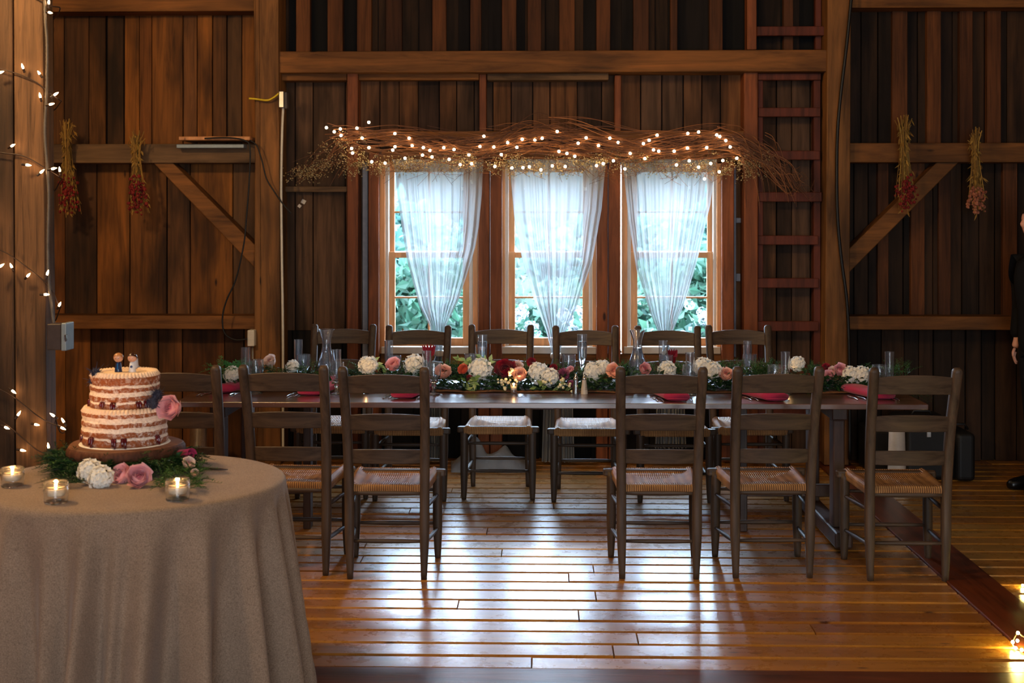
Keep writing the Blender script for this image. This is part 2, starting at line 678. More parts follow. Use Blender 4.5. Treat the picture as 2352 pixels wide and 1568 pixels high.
def floormat():
    m = N('floor_boards')
    tc = m.n('TexCoord').outputs['Object']
    rnd = m.n('NewGeometry').outputs['Random Per Island']
    cx = m.n('CombineXYZ')
    for i, k in enumerate((37.0, 91.0, 53.0)):
        m.l(m.math('MULTIPLY', rnd, k), cx.inputs[i])
    mp = m.n('Mapping')
    mp.inputs['Scale'].default_value = (1, 14, 14)
    m.l(tc, mp.inputs[0])
    va = m.n('VectorMath', operation='ADD')
    m.l(mp.outputs[0], va.inputs[0])
    m.l(cx.outputs[0], va.inputs[1])
    g = m.noise(va.outputs[0], 1.5, 8, .62, .5)
    base = m.ramp(rnd, [(0, C(160, 106, 34)), (.4, C(180, 122, 42)), (.7, C(150, 94, 30)), (1, C(186, 128, 48))])
    dk = m.ramp(g, [(.3, (.55, .48, .4, 1)), (.55, (.95, .95, .95, 1)), (.75, (1.2, 1.15, 1.1, 1))])
    col = m.mix(base, dk, 1.0, 'MULTIPLY')
    mp2 = m.n('Mapping')
    mp2.inputs['Scale'].default_value = (4, 13, 4)
    m.l(tc, mp2.inputs[0])
    vo = m.n('TexVoronoi')
    vo.inputs['Scale'].default_value = 1.0
    m.l(mp2.outputs[0], vo.inputs['Vector'])
    kn = m.ramp(vo.outputs['Distance'], [(.05, (.2, .13, .1, 1)), (.12, (1, 1, 1, 1))])
    col = m.mix(col, kn, 1.0, 'MULTIPLY')
    wv = m.noise(tc, 2.2, 4, .6)
    rg = m.ramp(m.noise(tc, 9, 5, .7), [(.3, (.22, .22, .22, 1)), (.7, (.36, .36, .36, 1))])
    hb = m.math('ADD', m.math('MULTIPLY', wv, 1.2), m.math('MULTIPLY', g, .35))
    m.bsdf(col, rg, .8, .85, .29, bump=hb, bstr=.28, bdist=.003)
    return m.mat


M['floor'] = floormat()
M['floorstrip'] = wood('floor_strip', [C(118, 56, 26), C(108, 52, 26)], 'Y', .34, 12, 1, .2, spec=.5, knots=False)
M['floorborder'] = wood('floor_border', [C(104, 56, 34), C(96, 52, 34)], 'X', .3, 9, 1.4, .2, spec=.5, knots=False)


# ------------------------------------------------------------------ shell
YB = 9.42     # face of wall boards
RND = random.Random(7)


def boards(mb, x0, x1, z0, z1, Y, w0=.11, w1=.26, gap=.007, jit=.012, seams=None, rnd=RND):
    if seams:
        xs = [x0] + [x for x in seams if x0 + .03 < x < x1 - .03] + [x1]
    else:
        xs = [x0]
        while xs[-1] < x1 - w0:
            xs.append(min(x1, xs[-1] + rnd.uniform(w0, w1)))
        if x1 - xs[-1] > .001:
            xs[-1] = x1
    for a, b in zip(xs, xs[1:]):
        y = Y + rnd.uniform(0, jit)
        g = rnd.uniform(gap * .5, gap * 1.4)
        mb.box(a + g / 2, b - g / 2, y, y + .028, z0, z1)


def X(px, Y=YB):
    return P(px, 500, Y).x


def Z(py, Y=YB):
    return P(1176, py, Y).z


XL, XR, YN, ZC = -5.2, 5.2, -4.0, 5.6
fl = MB()
# floor boards along X, with a strip along Y and a border at the front
xs1, xs2 = 1.84, 2.075
Ys, Ye = 5.03, 9.6
y = Ys
FW0 = .152
rb = random.Random(3)


def chamboard(mb, x0, x1, y0, y1, zt=0.0, ch=.006, mi=0):
    mb.add([(x0, y0, -.05), (x1, y0, -.05), (x1, y1, -.05), (x0, y1, -.05),
            (x0, y0, zt - ch), (x1, y0, zt - ch), (x1, y1, zt - ch), (x0, y1, zt - ch),
            (x0 + .002, y0 + ch, zt), (x1 - .002, y0 + ch, zt), (x1 - .002, y1 - ch, zt), (x0 + .002, y1 - ch, zt)],
           [(0, 3, 2, 1), (0, 1, 5, 4), (1, 2, 6, 5), (2, 3, 7, 6), (3, 0, 4, 7),
            (4, 5, 9, 8), (5, 6, 10, 9), (6, 7, 11, 10), (7, 4, 8, 11), (8, 9, 10, 11)], mi)


y = Ys
while y < Ye:
    w = FW0 + rb.uniform(-.012, .012)
    for (a, b) in ((XL, xs1), (xs2, XR)):
        x = a
        off = rb.uniform(.4, 3.0)
        while x < b:
            x2 = min(b, x + off)
            if b - x2 < .3:
                x2 = b
            chamboard(fl, x, x2 - (.002 if x2 < b else 0), y + .004, y + w - .005, rb.uniform(-.002, .001), .010)
            x = x2
            off = rb.uniform(2.0, 4.2)
    y += w
y = Ys - .30
while y > YN:
    w = FW0 + rb.uniform(-.012, .012)
    chamboard(fl, XL, 0.4, y - w + .004, y - .004)
    chamboard(fl, 0.4, XR, y - w + .004, y - .004)
    y -= w
floor = fl.build('floor', M['floor'])
tag(floor, 'glossy golden pine plank floor running under the long table', 'floor', kind='structure')
sb = MB()
chamboard(sb, xs1 + .003, xs2 - .003, Ys, Ye, .008, .006)
tag(sb.build('trim_1', M['floorstrip']), 'reddish floor board crossing the planks at right', 'floor board', kind='structure')
sb = MB()
chamboard(sb, XL, XR, Ys - .30, Ys - .003, .004, .005)
tag(sb.build('trim_2', M['floorborder']), 'dark border board along the floor in the foreground', 'floor board', kind='structure')
sb = MB()
sb.box(XL - .2, XR + .2, YN - .2, Ye + .1, -.12, -.055)
sb.build('subfloor', M['black_boards'])['kind'] = 'structure'

# ---- back wall boards
wm = MB()
WX0, WX1 = X(872), X(1655)
WZ0, WZ1 = Z(805), Z(372)
xpl, xpr = X(612), X(1925)          # wall posts
zA, zB_, zC_ = Z(740), Z(352), Z(10)
sC = [X(v) for v in (118, 145, 203, 243, 283, 318, 348, 420, 452, 488, 520, 555)]
sB = [X(v) for v in (118, 148, 222, 298, 383, 436, 534)]
sA = [X(v) for v in (120, 150, 208, 283, 363, 418, 515, 560)]
boards(wm, XL, X(100), 0, ZC, YB)
boards(wm, X(100), xpl, 0, zA, YB, seams=sA)
boards(wm, X(100), xpl, zA, zB_, YB, seams=sB)
boards(wm, X(100), xpl, zB_, zC_, YB, seams=sC, jit=.03)
boards(wm, X(100), xpl, zC_, ZC, YB)
# battens over some of the upper left boards
wall = wm.build('wall_back', M['wall'], bevel=.003)
tag(wall, 'rustic brown vertical barn board wall behind the tables', 'wall', kind='structure')
wm = MB()
boards(wm, xpl, WX0, Z(760), Z(140), YB, .12, .24)
boards(wm, WX0, WX1, WZ1, Z(140), YB, .12, .2)
boards(wm, WX1, xpr, 0, Z(140), YB, .1, .2)
wm.build('weathered_boards', M['wall_grey'], wall, bevel=.003)
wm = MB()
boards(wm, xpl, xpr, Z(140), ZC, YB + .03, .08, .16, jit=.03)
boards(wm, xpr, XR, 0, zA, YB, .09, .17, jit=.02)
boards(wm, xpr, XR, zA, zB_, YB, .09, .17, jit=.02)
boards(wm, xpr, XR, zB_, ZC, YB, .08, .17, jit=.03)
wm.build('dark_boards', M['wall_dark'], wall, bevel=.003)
wm = MB()
boards(wm, xpl, WX0, 0, Z(760), YB, .12, .24)
boards(wm, WX0, WX1, 0, WZ0, YB, .12, .24)
wm.build('black_boards', M['black_boards'], wall, bevel=.003)
wm = MB()
for a, b in ((680, 712), (752, 787), (820, 853), (886, 923), (993, 1025), (1080, 1105), (1153, 1186), (1212, 1243),
             (1285, 1320), (1370, 1402), (1455, 1490), (1540, 1556), (1630, 1660), (1800, 1822)):
    wm.box(X(a, 9.38), X(b, 9.38), 9.38, 9.44, Z(118, 9.38), ZC)
for a, b in ((2050, 2085), (2130, 2162), (2205, 2235), (2268, 2300)):
    wm.box(X(a, 9.38), X(b, 9.38), 9.385, 9.44, Z(350, 9.38), ZC)
for a, b in ((2017, 2042), (2093, 2125), (2305, 2338), (2157, 2185)):
    wm.box(X(a, 9.38), X(b, 9.38), 9.39, 9.44, Z(735, 9.38), Z(350, 9.38))
wm.build('battens', M['batten'], wall, bevel=.003)
wm = MB()   # backing that closes the cracks
wm.box(XL, WX0 - .02, 9.465, 9.55, 0, ZC)
wm.box(WX1 + .02, XR, 9.465, 9.55, 0, ZC)
wm.box(WX0 - .02, WX1 + .02, 9.465, 9.55, 0, WZ0)
wm.box(WX0 - .02, WX1 + .02, 9.465, 9.55, WZ1, ZC)
wm.build('backing', M['black_boards'], wall)


def side_wall(nm, x, lab):
    mb = MB()
    yy = YN
    r = random.Random(nm)
    while yy < 9.6:
        w = r.uniform(.14, .26)
        y2 = min(9.6, yy + w)
        mb.box(x - .03, x + .03, yy + .003, y2 - .003, -.1, ZC)
        yy = y2
    xo = x + (.05 if x > 0 else -.05)
    mb.box(x + (.02 if x > 0 else -.12), x + (.12 if x > 0 else -.02), YN - .1, 9.62, -.12, ZC + .1)
    tag(mb.build(nm, M['wall']), lab, 'wall', kind='structure')


side_wall('wall_left', XL - .06, 'brown board side wall left of the camera')
side_wall('wall_right', XR + .06, 'brown board side wall right of the camera')
mb = MB()
boards(mb, XL, -1.3, 0, ZC, YN - .06)
boards(mb, 2.5, XR, 0, ZC, YN - .06)
boards(mb, -1.3, 2.5, 3.3, ZC, YN - .06)  # gap below these boards is added for the fill light
mb.box(XL, XR, YN - .12, YN - .09, 0, ZC)
tag(mb.build('wall_front', M['wall']), 'board wall behind the camera with a gap added for fill light', 'wall', kind='structure')
mb = MB()
yy = YN
while yy < 9.6:
    mb.box(XL - .1, XR + .1, yy + .003, yy + .2, ZC, ZC + .04)
    yy += .2
mb.box(XL - .1, XR + .1, YN - .1, 9.6, ZC + .05, ZC + .1)
tag(mb.build('ceiling', M['wall_dark']), 'dark board loft ceiling high above the room', 'ceiling', kind='structure')

# ---- timber frame, each timber its own object
TN = [2]


def trim(lab, cat, mat, fn, bevel=.006):
    TN[0] += 1
    mb = MB()
    fn(mb)
    return tag(mb.build('trim_%d' % TN[0], mat, bevel=bevel, seg=2), lab, cat, kind='structure')


def R(*a):
    return lambda mb: mb.rect(*a)


trim('thick timber post left of the windows', 'post', M['postZ'], lambda mb: (
    mb.quadprism([(578, -500), (637, -500), (645, 1068), (592, 1068)], 9.15, .27),
    mb.quadprism([(588, -500), (592, -500), (600, 800), (586, 1068), (584, 700)], 9.14, .02)))
trim('thick timber post between ladder and dark cable', 'post', M['postZ'], lambda mb: (
    mb.quadprism([(1905, -500), (1957, -500), (1950, 1068), (1893, 1068)], 9.15, .27),))
trim('long horizontal tie beam above the windows', 'beam', M['beamX'], R(636, 114, 1900, 167, 9.18, .24))
trim('grey horizontal rail behind the left dried bunches', 'beam', M['beamXg'], R(-400, 330, 590, 375, 9.22, .2))
trim('low horizontal rail left of the windows', 'beam', M['beamX'], R(-400, 725, 592, 754, 9.22, .2))
trim('horizontal beam at the upper left corner', 'beam', M['beamX'], R(-400, -30, 590, 29, 9.2, .2))
trim('horizontal rail behind the right dried bunches', 'beam', M['beamX'], R(1940, 327, 2950, 373, 9.22, .2))
trim('low horizontal rail right of the timber post', 'beam', M['beamX'], R(1940, 728, 2950, 757, 9.22, .2))
trim('horizontal beam at the upper right corner', 'beam', M['beamX'], R(1940, -40, 2950, 18, 9.22, .2))
trim('diagonal timber brace on the left wall bay', 'brace', M['beamX'],
     lambda mb: mb.quadprism([(350, 372), (395, 372), (586, 563), (586, 616)], 9.25, .15))
trim('diagonal timber brace on the right wall bay', 'brace', M['beamX'],
     lambda mb: mb.quadprism([(2155, 370), (2205, 370), (1950, 626), (1950, 572)], 9.25, .15))
trim('vertical stud left of the first window', 'stud', M['studZ'], R(797, 166, 822, 1060, 9.27, .16))
trim('short ledger strip under the tie beam, left end', 'ledger', M['beamX'], R(641, 168, 796, 185, 9.27, .14))
trim('ledger strip under the tie beam, dark middle length', 'ledger', M['beamX'], R(823, 168, 1100, 184, 9.3, .1))
trim('ledger strip under the tie beam, pale right length', 'ledger', M['beamXg'], R(1119, 168, 1398, 184, 9.27, .14))
trim('short thin stud above the first window', 'stud', M['studZ'], R(1101, 170, 1117, 302, 9.29, .12))
trim('short thin stud above the third window', 'stud', M['studZ'], R(1412, 172, 1427, 302, 9.29, .12))
trim('upper header board over the windows', 'header', M['beamX'], R(823, 300, 1712, 319, 9.27, .14))
trim('lower header board hidden behind the twig garland', 'header', M['beamX'], R(823, 340, 1712, 372, 9.29, .12))
trim('vertical stud just left of the first window', 'stud', M['studZ'], R(846, 350, 870, 1060, 9.27, .16))
trim('double stud between first and second window', 'stud', M['studZ'], lambda mb: (
    mb.rect(1098, 372, 1124, 1060, 9.27, .16), mb.rect(1126, 372, 1153, 1060, 9.26, .16)))
trim('double stud between second and third window', 'stud', M['studZ'], lambda mb: (
    mb.rect(1370, 372, 1396, 1060, 9.27, .16), mb.rect(1398, 372, 1425, 1060, 9.26, .16)))
trim('vertical stud just right of the third window', 'stud', M['studZ'], R(1658, 372, 1686, 1060, 9.27, .16))
trim('broad stud left of the wall ladder', 'stud', M['studZ'], R(1709, 166, 1741, 1060, 9.25, .18))
trim('stud above the tie beam beside the ladder top', 'stud', M['studZ'], R(1716, -500, 1738, 114, 9.3, .12))
trim('pale grey batten left of the first window', 'strip', M['greystrip'], R(832, 362, 845, 1060, 9.38, .035))
trim('bluish grey batten right of the third window', 'strip', M['greystrip'], lambda mb: (
    mb.rect(1686, 380, 1691, 820, 9.38, .035), mb.rect(1691, 500, 1702, 512, 9.38, .035),
    mb.rect(1691, 628, 1701, 646, 9.38, .035)))
trim('short horizontal rail behind the pale conduit', 'rail', M['beamXg'], R(650, 428, 797, 441, 9.36, .05))
trim('pine board beneath the three windows', 'apron', M['beamX'], R(874, 813, 1656, 836, 9.33, .09), bevel=.003)

# ---- ladder fixed to the wall
lad = thing('wall_ladder', 'reddish wooden ladder fixed to the wall beside the post', 'ladder', (X(1812), 9.3, 0))
mb = MB().rect(1741, 170, 1753, 1060, 9.30, .08)
mb.build('rail', M['ladder'], lad, bevel=.004)
mb = MB().rect(1869, 170, 1885, 1060, 9.30, .08)
mb.build('rail', M['ladder'], lad, bevel=.004)
mb = MB().rect(1873, -300, 1887, 114, 9.34, .06)
mb.build('rail', M['ladder'], lad, bevel=.004)
for (a, b, c, d) in ((1739, 60, 1896, 82), (1741, 168, 1886, 184), (1742, 247, 1885, 268), (1742, 346, 1884, 367),
                     (1741, 441, 1888, 463), (1741, 541, 1880, 562), (1740, 639, 1881, 661), (1740, 738, 1881, 760),
                     (1740, 840, 1882, 862), (1740, 940, 1882, 960), (1739, -42, 1896, -20)):
    MB().rect(a, b, c, d, 9.27, .04).build('rung', M['ladder'], lad, bevel=.004)

# ---- windows
WIN = [(880, 1090), (1156, 1365), (1437, 1651)]
for i, (a, b) in enumerate(WIN):
    w = thing('window_%d' % (i + 1), ['leftmost sash window with lace curtain', 'middle sash window with lace curtain',
                                      'rightmost sash window with lace curtain'][i], 'window',
              ((X(a) + X(b)) / 2, 9.4, Z(797)), kind='structure')
    mb = MB()   # casing / jambs
    mb.rect(a - 8, 366, a + 4, 812, 9.33, .22).rect(b - 4, 366, b + 8, 812, 9.33, .22)
    mb.rect(a - 8, 366, b + 8, 376, 9.33, .22)
    mb.build('window_frame', M['pine'], w, bevel=.002)
    mb = MB()
    mb.rect(a + 4, 376, a + 12, 798, 9.37, .16).rect(b - 12, 376, b - 4, 798, 9.37, .16)
    mb.rect(a - 4, 797, b + 4, 812, 9.31, .24)
    mb.build('window_sill', M['jamb'], w, bevel=.002)
    ga, gb = a + 12, b - 12
    cm = (ga + gb) / 2
    mb = MB()   # upper sash, further out
    mb.rect(ga, 376, ga + 14, 590, 9.46, .035).rect(gb - 14, 376, gb, 590, 9.46, .035)
    mb.rect(ga + 14, 376, gb - 14, 395, 9.46, .035).rect(ga + 14, 577, gb - 14, 590, 9.46, .035)
    mb.rect(cm - 2, 395, cm + 2, 578, 9.465, .025).rect(ga + 12, 485, gb - 12, 489, 9.465, .025)
    mb.build('sash', M['pine'], w, bevel=.002)
    mb = MB()
    mb.rect(ga - 1, 578, ga + 15, 796, 9.41, .035).rect(gb - 15, 578, gb + 1, 796, 9.41, .035)
    mb.rect(ga + 15, 579, gb - 15, 592, 9.41, .035).rect(ga + 15, 776, gb - 15, 796, 9.41, .035)
    mb.rect(cm - 2.2, 590, cm + 2.2, 778, 9.415, .025).rect(ga + 12, 681, gb - 12, 685, 9.415, .025)
    mb.build('sash', M['pine'], w, bevel=.002)
    for (y0, y1, Y) in ((390, 584, 9.478), (586, 780, 9.428)):
        MB().rect(ga + 8, y0, gb - 8, y1, Y, .003).build('pane', M['pane'], w)

# ------------------------------------------------------------------ outside
og = MB()
og.box(-14, 14, 9.7, 45, -.35, -.3)
tag(og.build('lawn', plain('grass', C(32, 60, 36), .9, var=.3, nscale=4)), 'green lawn outside behind the windows', 'lawn', kind='structure')


def shrub(name, lab, cat, c, rx, ry, h, mat, n, lw, seed, group=None, trunk=True):
    r = random.Random(seed)
    t = thing(name, lab, cat, (c[0], c[1], -.3), group)
    if trunk:
        s_ = MB()
        for k in range(5):
            a = r.uniform(0, 6.28)
            s_.tube([(c[0], c[1], -.3), (c[0] + rx * .3 * math.cos(a), c[1] + ry * .3 * math.sin(a), -.3 + h * .6)],
                    [h * .02, h * .006], 5)
        s_.build('stem', M['twig'], t)
    mb = MB()
    for k in range(n):
        u = Vector((r.gauss(0, 1), r.gauss(0, 1), r.gauss(0, 1))).normalized() * r.uniform(.55, 1)
        wob = 1 + .25 * noise.noise(u * 2.2 + Vector((seed, 0, 0)))
        p = Vector((c[0] + u.x * rx * wob, c[1] + u.y * ry * wob, -.3 + h * .5 + u.z * h * .5 * wob))
        d = Vector((r.gauss(0, 1), r.gauss(0, 1), r.gauss(.3, 1)))
        mb.leaf(p, d, (r.gauss(0, 1), r.gauss(0, 1), r.gauss(0, 1)), lw * 1.6, lw)
    mb.build('foliage', mat, t)
    return t


OUTG = leafmat('garden_leaves', [C(38, 70, 56), C(62, 94, 74), C(32, 60, 52), C(76, 104, 88)], .6, .4)
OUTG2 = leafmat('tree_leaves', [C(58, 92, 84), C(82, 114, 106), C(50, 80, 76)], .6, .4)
r = random.Random(5)
labs = ['bushy green shrub outside the left window, nearest the frame', 'rounded green shrub outside between the windows',
        'low green shrub seen through the middle window', 'dense green shrub seen through the right window',
        'tall green shrub outside the right window edge']
for i, (px, Y, hw, h) in enumerate(((900, 13.0, .9, 1.7), (1060, 17.4, 1.1, 1.35), (1240, 15.2, .9, 1.25), (1480, 16.4, 1.1, 1.4), (1660, 14.0, .8, 1.7))):
    p = P(px, 500, Y)
    shrub('garden_shrub', labs[i], 'shrub', (p.x, Y), hw, .7, h, OUTG, 2600, .09, i + 2, 'green shrubs outside the windows')
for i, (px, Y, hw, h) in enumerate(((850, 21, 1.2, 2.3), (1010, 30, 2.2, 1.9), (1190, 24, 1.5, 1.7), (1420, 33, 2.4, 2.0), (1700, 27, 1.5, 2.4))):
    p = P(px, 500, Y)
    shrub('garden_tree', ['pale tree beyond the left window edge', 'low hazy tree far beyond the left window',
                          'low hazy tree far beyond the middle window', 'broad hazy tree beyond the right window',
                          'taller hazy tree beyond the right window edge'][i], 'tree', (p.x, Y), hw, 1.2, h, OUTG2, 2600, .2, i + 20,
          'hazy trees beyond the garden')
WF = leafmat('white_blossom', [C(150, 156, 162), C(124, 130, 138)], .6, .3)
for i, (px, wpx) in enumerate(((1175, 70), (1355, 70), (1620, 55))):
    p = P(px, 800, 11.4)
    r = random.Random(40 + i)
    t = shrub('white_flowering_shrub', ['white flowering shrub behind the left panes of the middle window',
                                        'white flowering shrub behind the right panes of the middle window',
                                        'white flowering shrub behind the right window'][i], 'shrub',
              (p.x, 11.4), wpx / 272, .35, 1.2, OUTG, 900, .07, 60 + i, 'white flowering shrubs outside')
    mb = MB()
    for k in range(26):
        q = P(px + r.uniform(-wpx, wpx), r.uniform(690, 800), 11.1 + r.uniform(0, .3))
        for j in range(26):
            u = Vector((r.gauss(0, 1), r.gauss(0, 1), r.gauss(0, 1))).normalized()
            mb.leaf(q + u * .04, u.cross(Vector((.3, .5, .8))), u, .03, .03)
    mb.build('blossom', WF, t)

# ------------------------------------------------------------------ curtains
def interp(tab, y):
    for (y0, v0), (y1, v1) in zip(tab, tab[1:]):
        if y <= y1:
            t = max(0, (y - y0) / (y1 - y0))
            return v0 + (v1 - v0) * t
    return tab[-1][1]


def curtain(lab, L, Rr, tie, tail, seed):
    r = random.Random(seed)
    tx, ty = tie
    ya, yb = 366, tail[2]
    nv, nu = 90, 150
    Ltab = L + [(ty, tx - 9), (ty + 12, tx - 8), (ty + 70, tail[0] + 6), (yb, tail[0])]
    Rtab = Rr + [(ty, tx + 9), (ty + 12, tx + 8), (ty + 70, tail[1] - 6), (yb, tail[1])]
    Y0 = 9.2
    nf = 9
    ph = [r.uniform(0, 6.28) for _ in range(4)]
    mb = MB()
    mb.uv = []

    def fn(u, v):
        y = ya + (yb - ya) * v
        a, b = interp(Ltab, y), interp(Rtab, y)
        us = u + .03 * math.sin(u * 11 + ph[0])
        us = us / 1.03 if us > 0 else us
        x = a + (b - a) * min(1, max(0, us))
        w = (b - a) / 225
        amp = .010 + .022 * (1 - w)
        dy = amp * (math.sin(u * nf * 6.283 + ph[1] + .6 * math.sin(v * 4 + ph[3])) +
                    .5 * math.sin(u * nf * 2.3 * 6.283 + ph[2]))
        p = P(x, y, Y0)
        mb.uv.append((u * .75, v * 2.1))
        return (p.x, Y0 + dy, p.z)

    mb.grid(fn, nu, nv)
    o = mb.build('lace_curtain', M['lace'], origin=P(tx, ty, Y0), shade=True)
    tag(o, lab, 'curtain')
    q = P(tx, ty + 5, Y0)
    b2 = MB().lathe([(.032, -.02), (.037, -.01), (.037, .01), (.032, .02)], 14, q)
    b2.build('tieback', M['jamb'], o, shade=True)
    return o


curtain('sheer lace curtain on the left window, tied low',
        [(366, 896), (393, 904), (444, 908), (520, 919), (597, 932), (649, 947), (703, 963), (749, 988)],
        [(366, 1122), (393, 1119), (444, 1117), (520, 1109), (568, 1100), (636, 1078), (687, 1059), (749, 1026)],
        (1008, 806), (972, 1021, 1056), 1)
curtain('sheer lace curtain on the middle window, tied low',
        [(366, 1164), (400, 1172), (500, 1181), (600, 1200), (700, 1230), (760, 1254)],
        [(366, 1406), (400, 1402), (480, 1394), (600, 1370), (700, 1332), (760, 1302)],
        (1277, 812), (1244, 1324, 1060), 2)
curtain('sheer lace curtain on the right window, tied low',
        [(366, 1422), (400, 1427), (500, 1438), (620, 1458), (720, 1492), (770, 1514)],
        [(366, 1654), (400, 1648), (470, 1638), (600, 1606), (700, 1574), (770, 1542)],
        (1528, 806), (1502, 1578, 1028), 3)

# tulle heap on the floor
mb = MB()
mb.uv = []


def tul(u, v):
    x = 1036 + 178 * u
    top = 62 * math.exp(-((u - .30) / .16) ** 2) + 42 * math.exp(-((u - .72) / .2) ** 2) + 20 * math.exp(-((u - .05) / .1) ** 2)
    prof = math.sin(math.pi * v)
    Y = 9.25 - .42 * v
    b = P(x, 1060, Y)
    n = noise.noise(Vector((u * 9, v * 5, 2.3)))
    zz = (top / 345) * prof * max(0, math.sin(math.pi * u)) ** .5 * (1 + .35 * n) + .012 + .02 * abs(n)
    mb.uv.append((u, v))
    return (b.x, Y + .02 * n, zz if 0 < v < 1 else .012)


mb.grid(tul, 60, 24)
tag(mb.build('tulle_fabric', M['tulle'], origin=P(1120, 1060, 9.05), shade=True, solid=.002), 'crumpled sheer white fabric heaped on the floor under the windows', 'fabric')


# ------------------------------------------------------------------ light strings and twig garland
def gc(px):
    tab = [(700, 300), (780, 305), (850, 322), (1000, 335), (1120, 336), (1230, 318), (1330, 326), (1450, 338), (1600, 328), (1690, 325), (1760, 350), (1830, 390)]
    return interp(tab, px)


gar = thing('twig_garland', 'long garland of curly brown twigs above the windows', 'garland', P(1250, 330, 9.12))
r = random.Random(11)
mb = MB()
for k in range(320):
    x0 = r.uniform(745, 1650)
    ln = r.uniform(120, 420)
    ph, am = r.uniform(0, 6.28), r.uniform(6, 24)
    oy = r.gauss(2, 17)
    yy = 9.10 + r.uniform(-.06, .07)
    hump = r.random() < .22
    pts = []
    for j in range(9):
        t = j / 8
        x = x0 + ln * t
        if x > 1800:
            x = 1800 + (x - 1800) * .3
        y = gc(x) + oy * (1 - .3 * t) + am * math.sin(ph + t * 4.5)
        if hump and 1120 < x < 1420:
            y -= 30 * math.sin((x - 1120) / 300 * math.pi)
        if x > 1700:
            y += (x - 1700) * r.uniform(.1, .35)
        pts.append(P(x, y, yy + .02 * math.sin(ph * 2 + t * 6)))
    mb.tube(smooth(pts, 2), [r.uniform(.0022, .0045), .0012], 4)
for k in range(34):   # drooping ends at the right
    x0, y0 = r.uniform(1680, 1760), r.uniform(300, 370)
    dx, dy = r.uniform(20, 90), r.uniform(40, 140)
    mb.tube(smooth([P(x0, y0, 9.08), P(x0 + dx * .6, y0 + dy * .2, 9.06), P(x0 + dx * .9, y0 + dy * .6, 9.05), P(x0 + dx, y0 + dy, 9.06)], 3), [.003, .001], 4)
for k in range(26):   # and at the left
    x0, y0 = r.uniform(760, 830), r.uniform(300, 370)
    dx, dy = r.uniform(-110, -10), r.uniform(10, 110)
    mb.tube(smooth([P(x0, y0, 9.08), P(x0 + dx * .5, y0 + dy * .3, 9.06), P(x0 + dx, y0 + dy, 9.07)], 3), [.0025, .001], 4)
mb.build('twigs', M['twig'], gar)
mb = MB()
st = MB()


def spray(x, y, Y, n, s):
    b = P(x, y, Y)
    for j in range(n):
        q = b + Vector((r.gauss(0, s), r.gauss(0, s * .6), r.gauss(0, s * .7)))
        mb.octa(q, r.uniform(.003, .0055))
        if j % 3 == 0:
            st.tube([b + Vector((0, .01, .02)), q], .0009, 3)


for k in range(300):
    x = r.uniform(790, 1740)
    spray(x, 372 + 16 * math.sin(x / 60) * .4 + r.gauss(6, 11) + (6 if x > 1650 else 0), 9.1 + r.uniform(-.04, .05), 11, .022)
for k in range(70):
    t = r.random() ** .8
    x = 830 - 150 * t + r.gauss(0, 10)
    y = 330 + 75 * t + r.gauss(0, 24 * (1.2 - t))
    spray(x, y, 9.08, 10, .024)
for k in range(22):
    spray(r.uniform(1700, 1770), r.uniform(350, 415), 9.08, 8, .022)
mb.build('dried_blooms', M['gyp'], gar)['kind'] = 'stuff'
for k in range(150):
    x = r.uniform(860, 1700)
    y = 380 + r.gauss(0, 8)
    st.tube(smooth([P(x, y, 9.07), P(x + r.uniform(-20, 20), y + r.uniform(5, 14), 9.06), P(x + r.uniform(-36, 36), y + r.uniform(8, 36), 9.06)], 2), .0012, 3)
st.build('fine_stems', M['twig'], gar)

B1 = [(430, 208), (500, 245), (555, 220), (562, 278), (705, 213), (812, 160), (752, 302), (657, 395), (665, 437), (813, 388),
      (838, 515), (1047, 262), (1048, 380), (1027, 410), (958, 527), (1175, 303), (1202, 370), (1303, 387), (1362, 413),
      (1295, 455), (1381, 472), (1138, 483), (1487, 388), (1579, 405), (1535, 493), (1635, 540), (1713, 453), (1738, 533),
      (1813, 378), (1848, 285), (1938, 382), (1947, 557), (2005, 450), (2062, 343), (2145, 385), (2100, 570), (2200, 568),
      (2257, 560), (2307, 318), (2193, 313)]
B2 = [(17, 253), (130, 202), (143, 352), (203, 367), (262, 388), (93, 460), (190, 465), (8, 490), (287, 290), (347, 250),
      (440, 308), (525, 252), (587, 285), (425, 458), (475, 443), (552, 422), (638, 483), (678, 367), (777, 293), (788, 405),
      (820, 268), (880, 230), (853, 340), (892, 350), (1008, 350), (1025, 453), (1110, 217), (1121, 422), (1107, 327),
      (1191, 206), (1191, 470), (1252, 323), (1282, 442), (1327, 228), (1350, 240), (1395, 270), (1428, 318), (1373, 420),
      (1478, 403), (1346, 505), (1235, 558)]
BP = [(640 + a / 3.92, 240 + b / 3.92) for a, b in B1] + [(1240 + a / 3.267, 240 + b / 3.267) for a, b in B2]
sl = thing('string_lights', 'string of small glowing lights wound through the twig garland', 'string lights', P(1250, 340, 9.05))
srt = sorted(BP)
# wires: three runs threading the bulbs from left to right
wire = MB()
for lo in range(3):
    run = [p for i, p in enumerate(srt) if i % 3 == lo]
    wire.tube(smooth([P(x, y, 9.055) for x, y in run], 3), .0013, 4)
wire.build('wire', M['wire'], sl)
proto = None
for (x, y) in BP:
    c = P(x, y, 9.035 + RND.uniform(-.02, .01))
    if proto is None:
        q = MB().ball((0, 0, 0), .0092, 10)
        proto = q.build('bulb', M['bulb'], None, shade=True)
        proto.parent = sl
        o = proto
    else:
        o = proto.copy()
        COL.objects.link(o)
        o.parent = sl
    o.location = c - WLOC[sl.name]

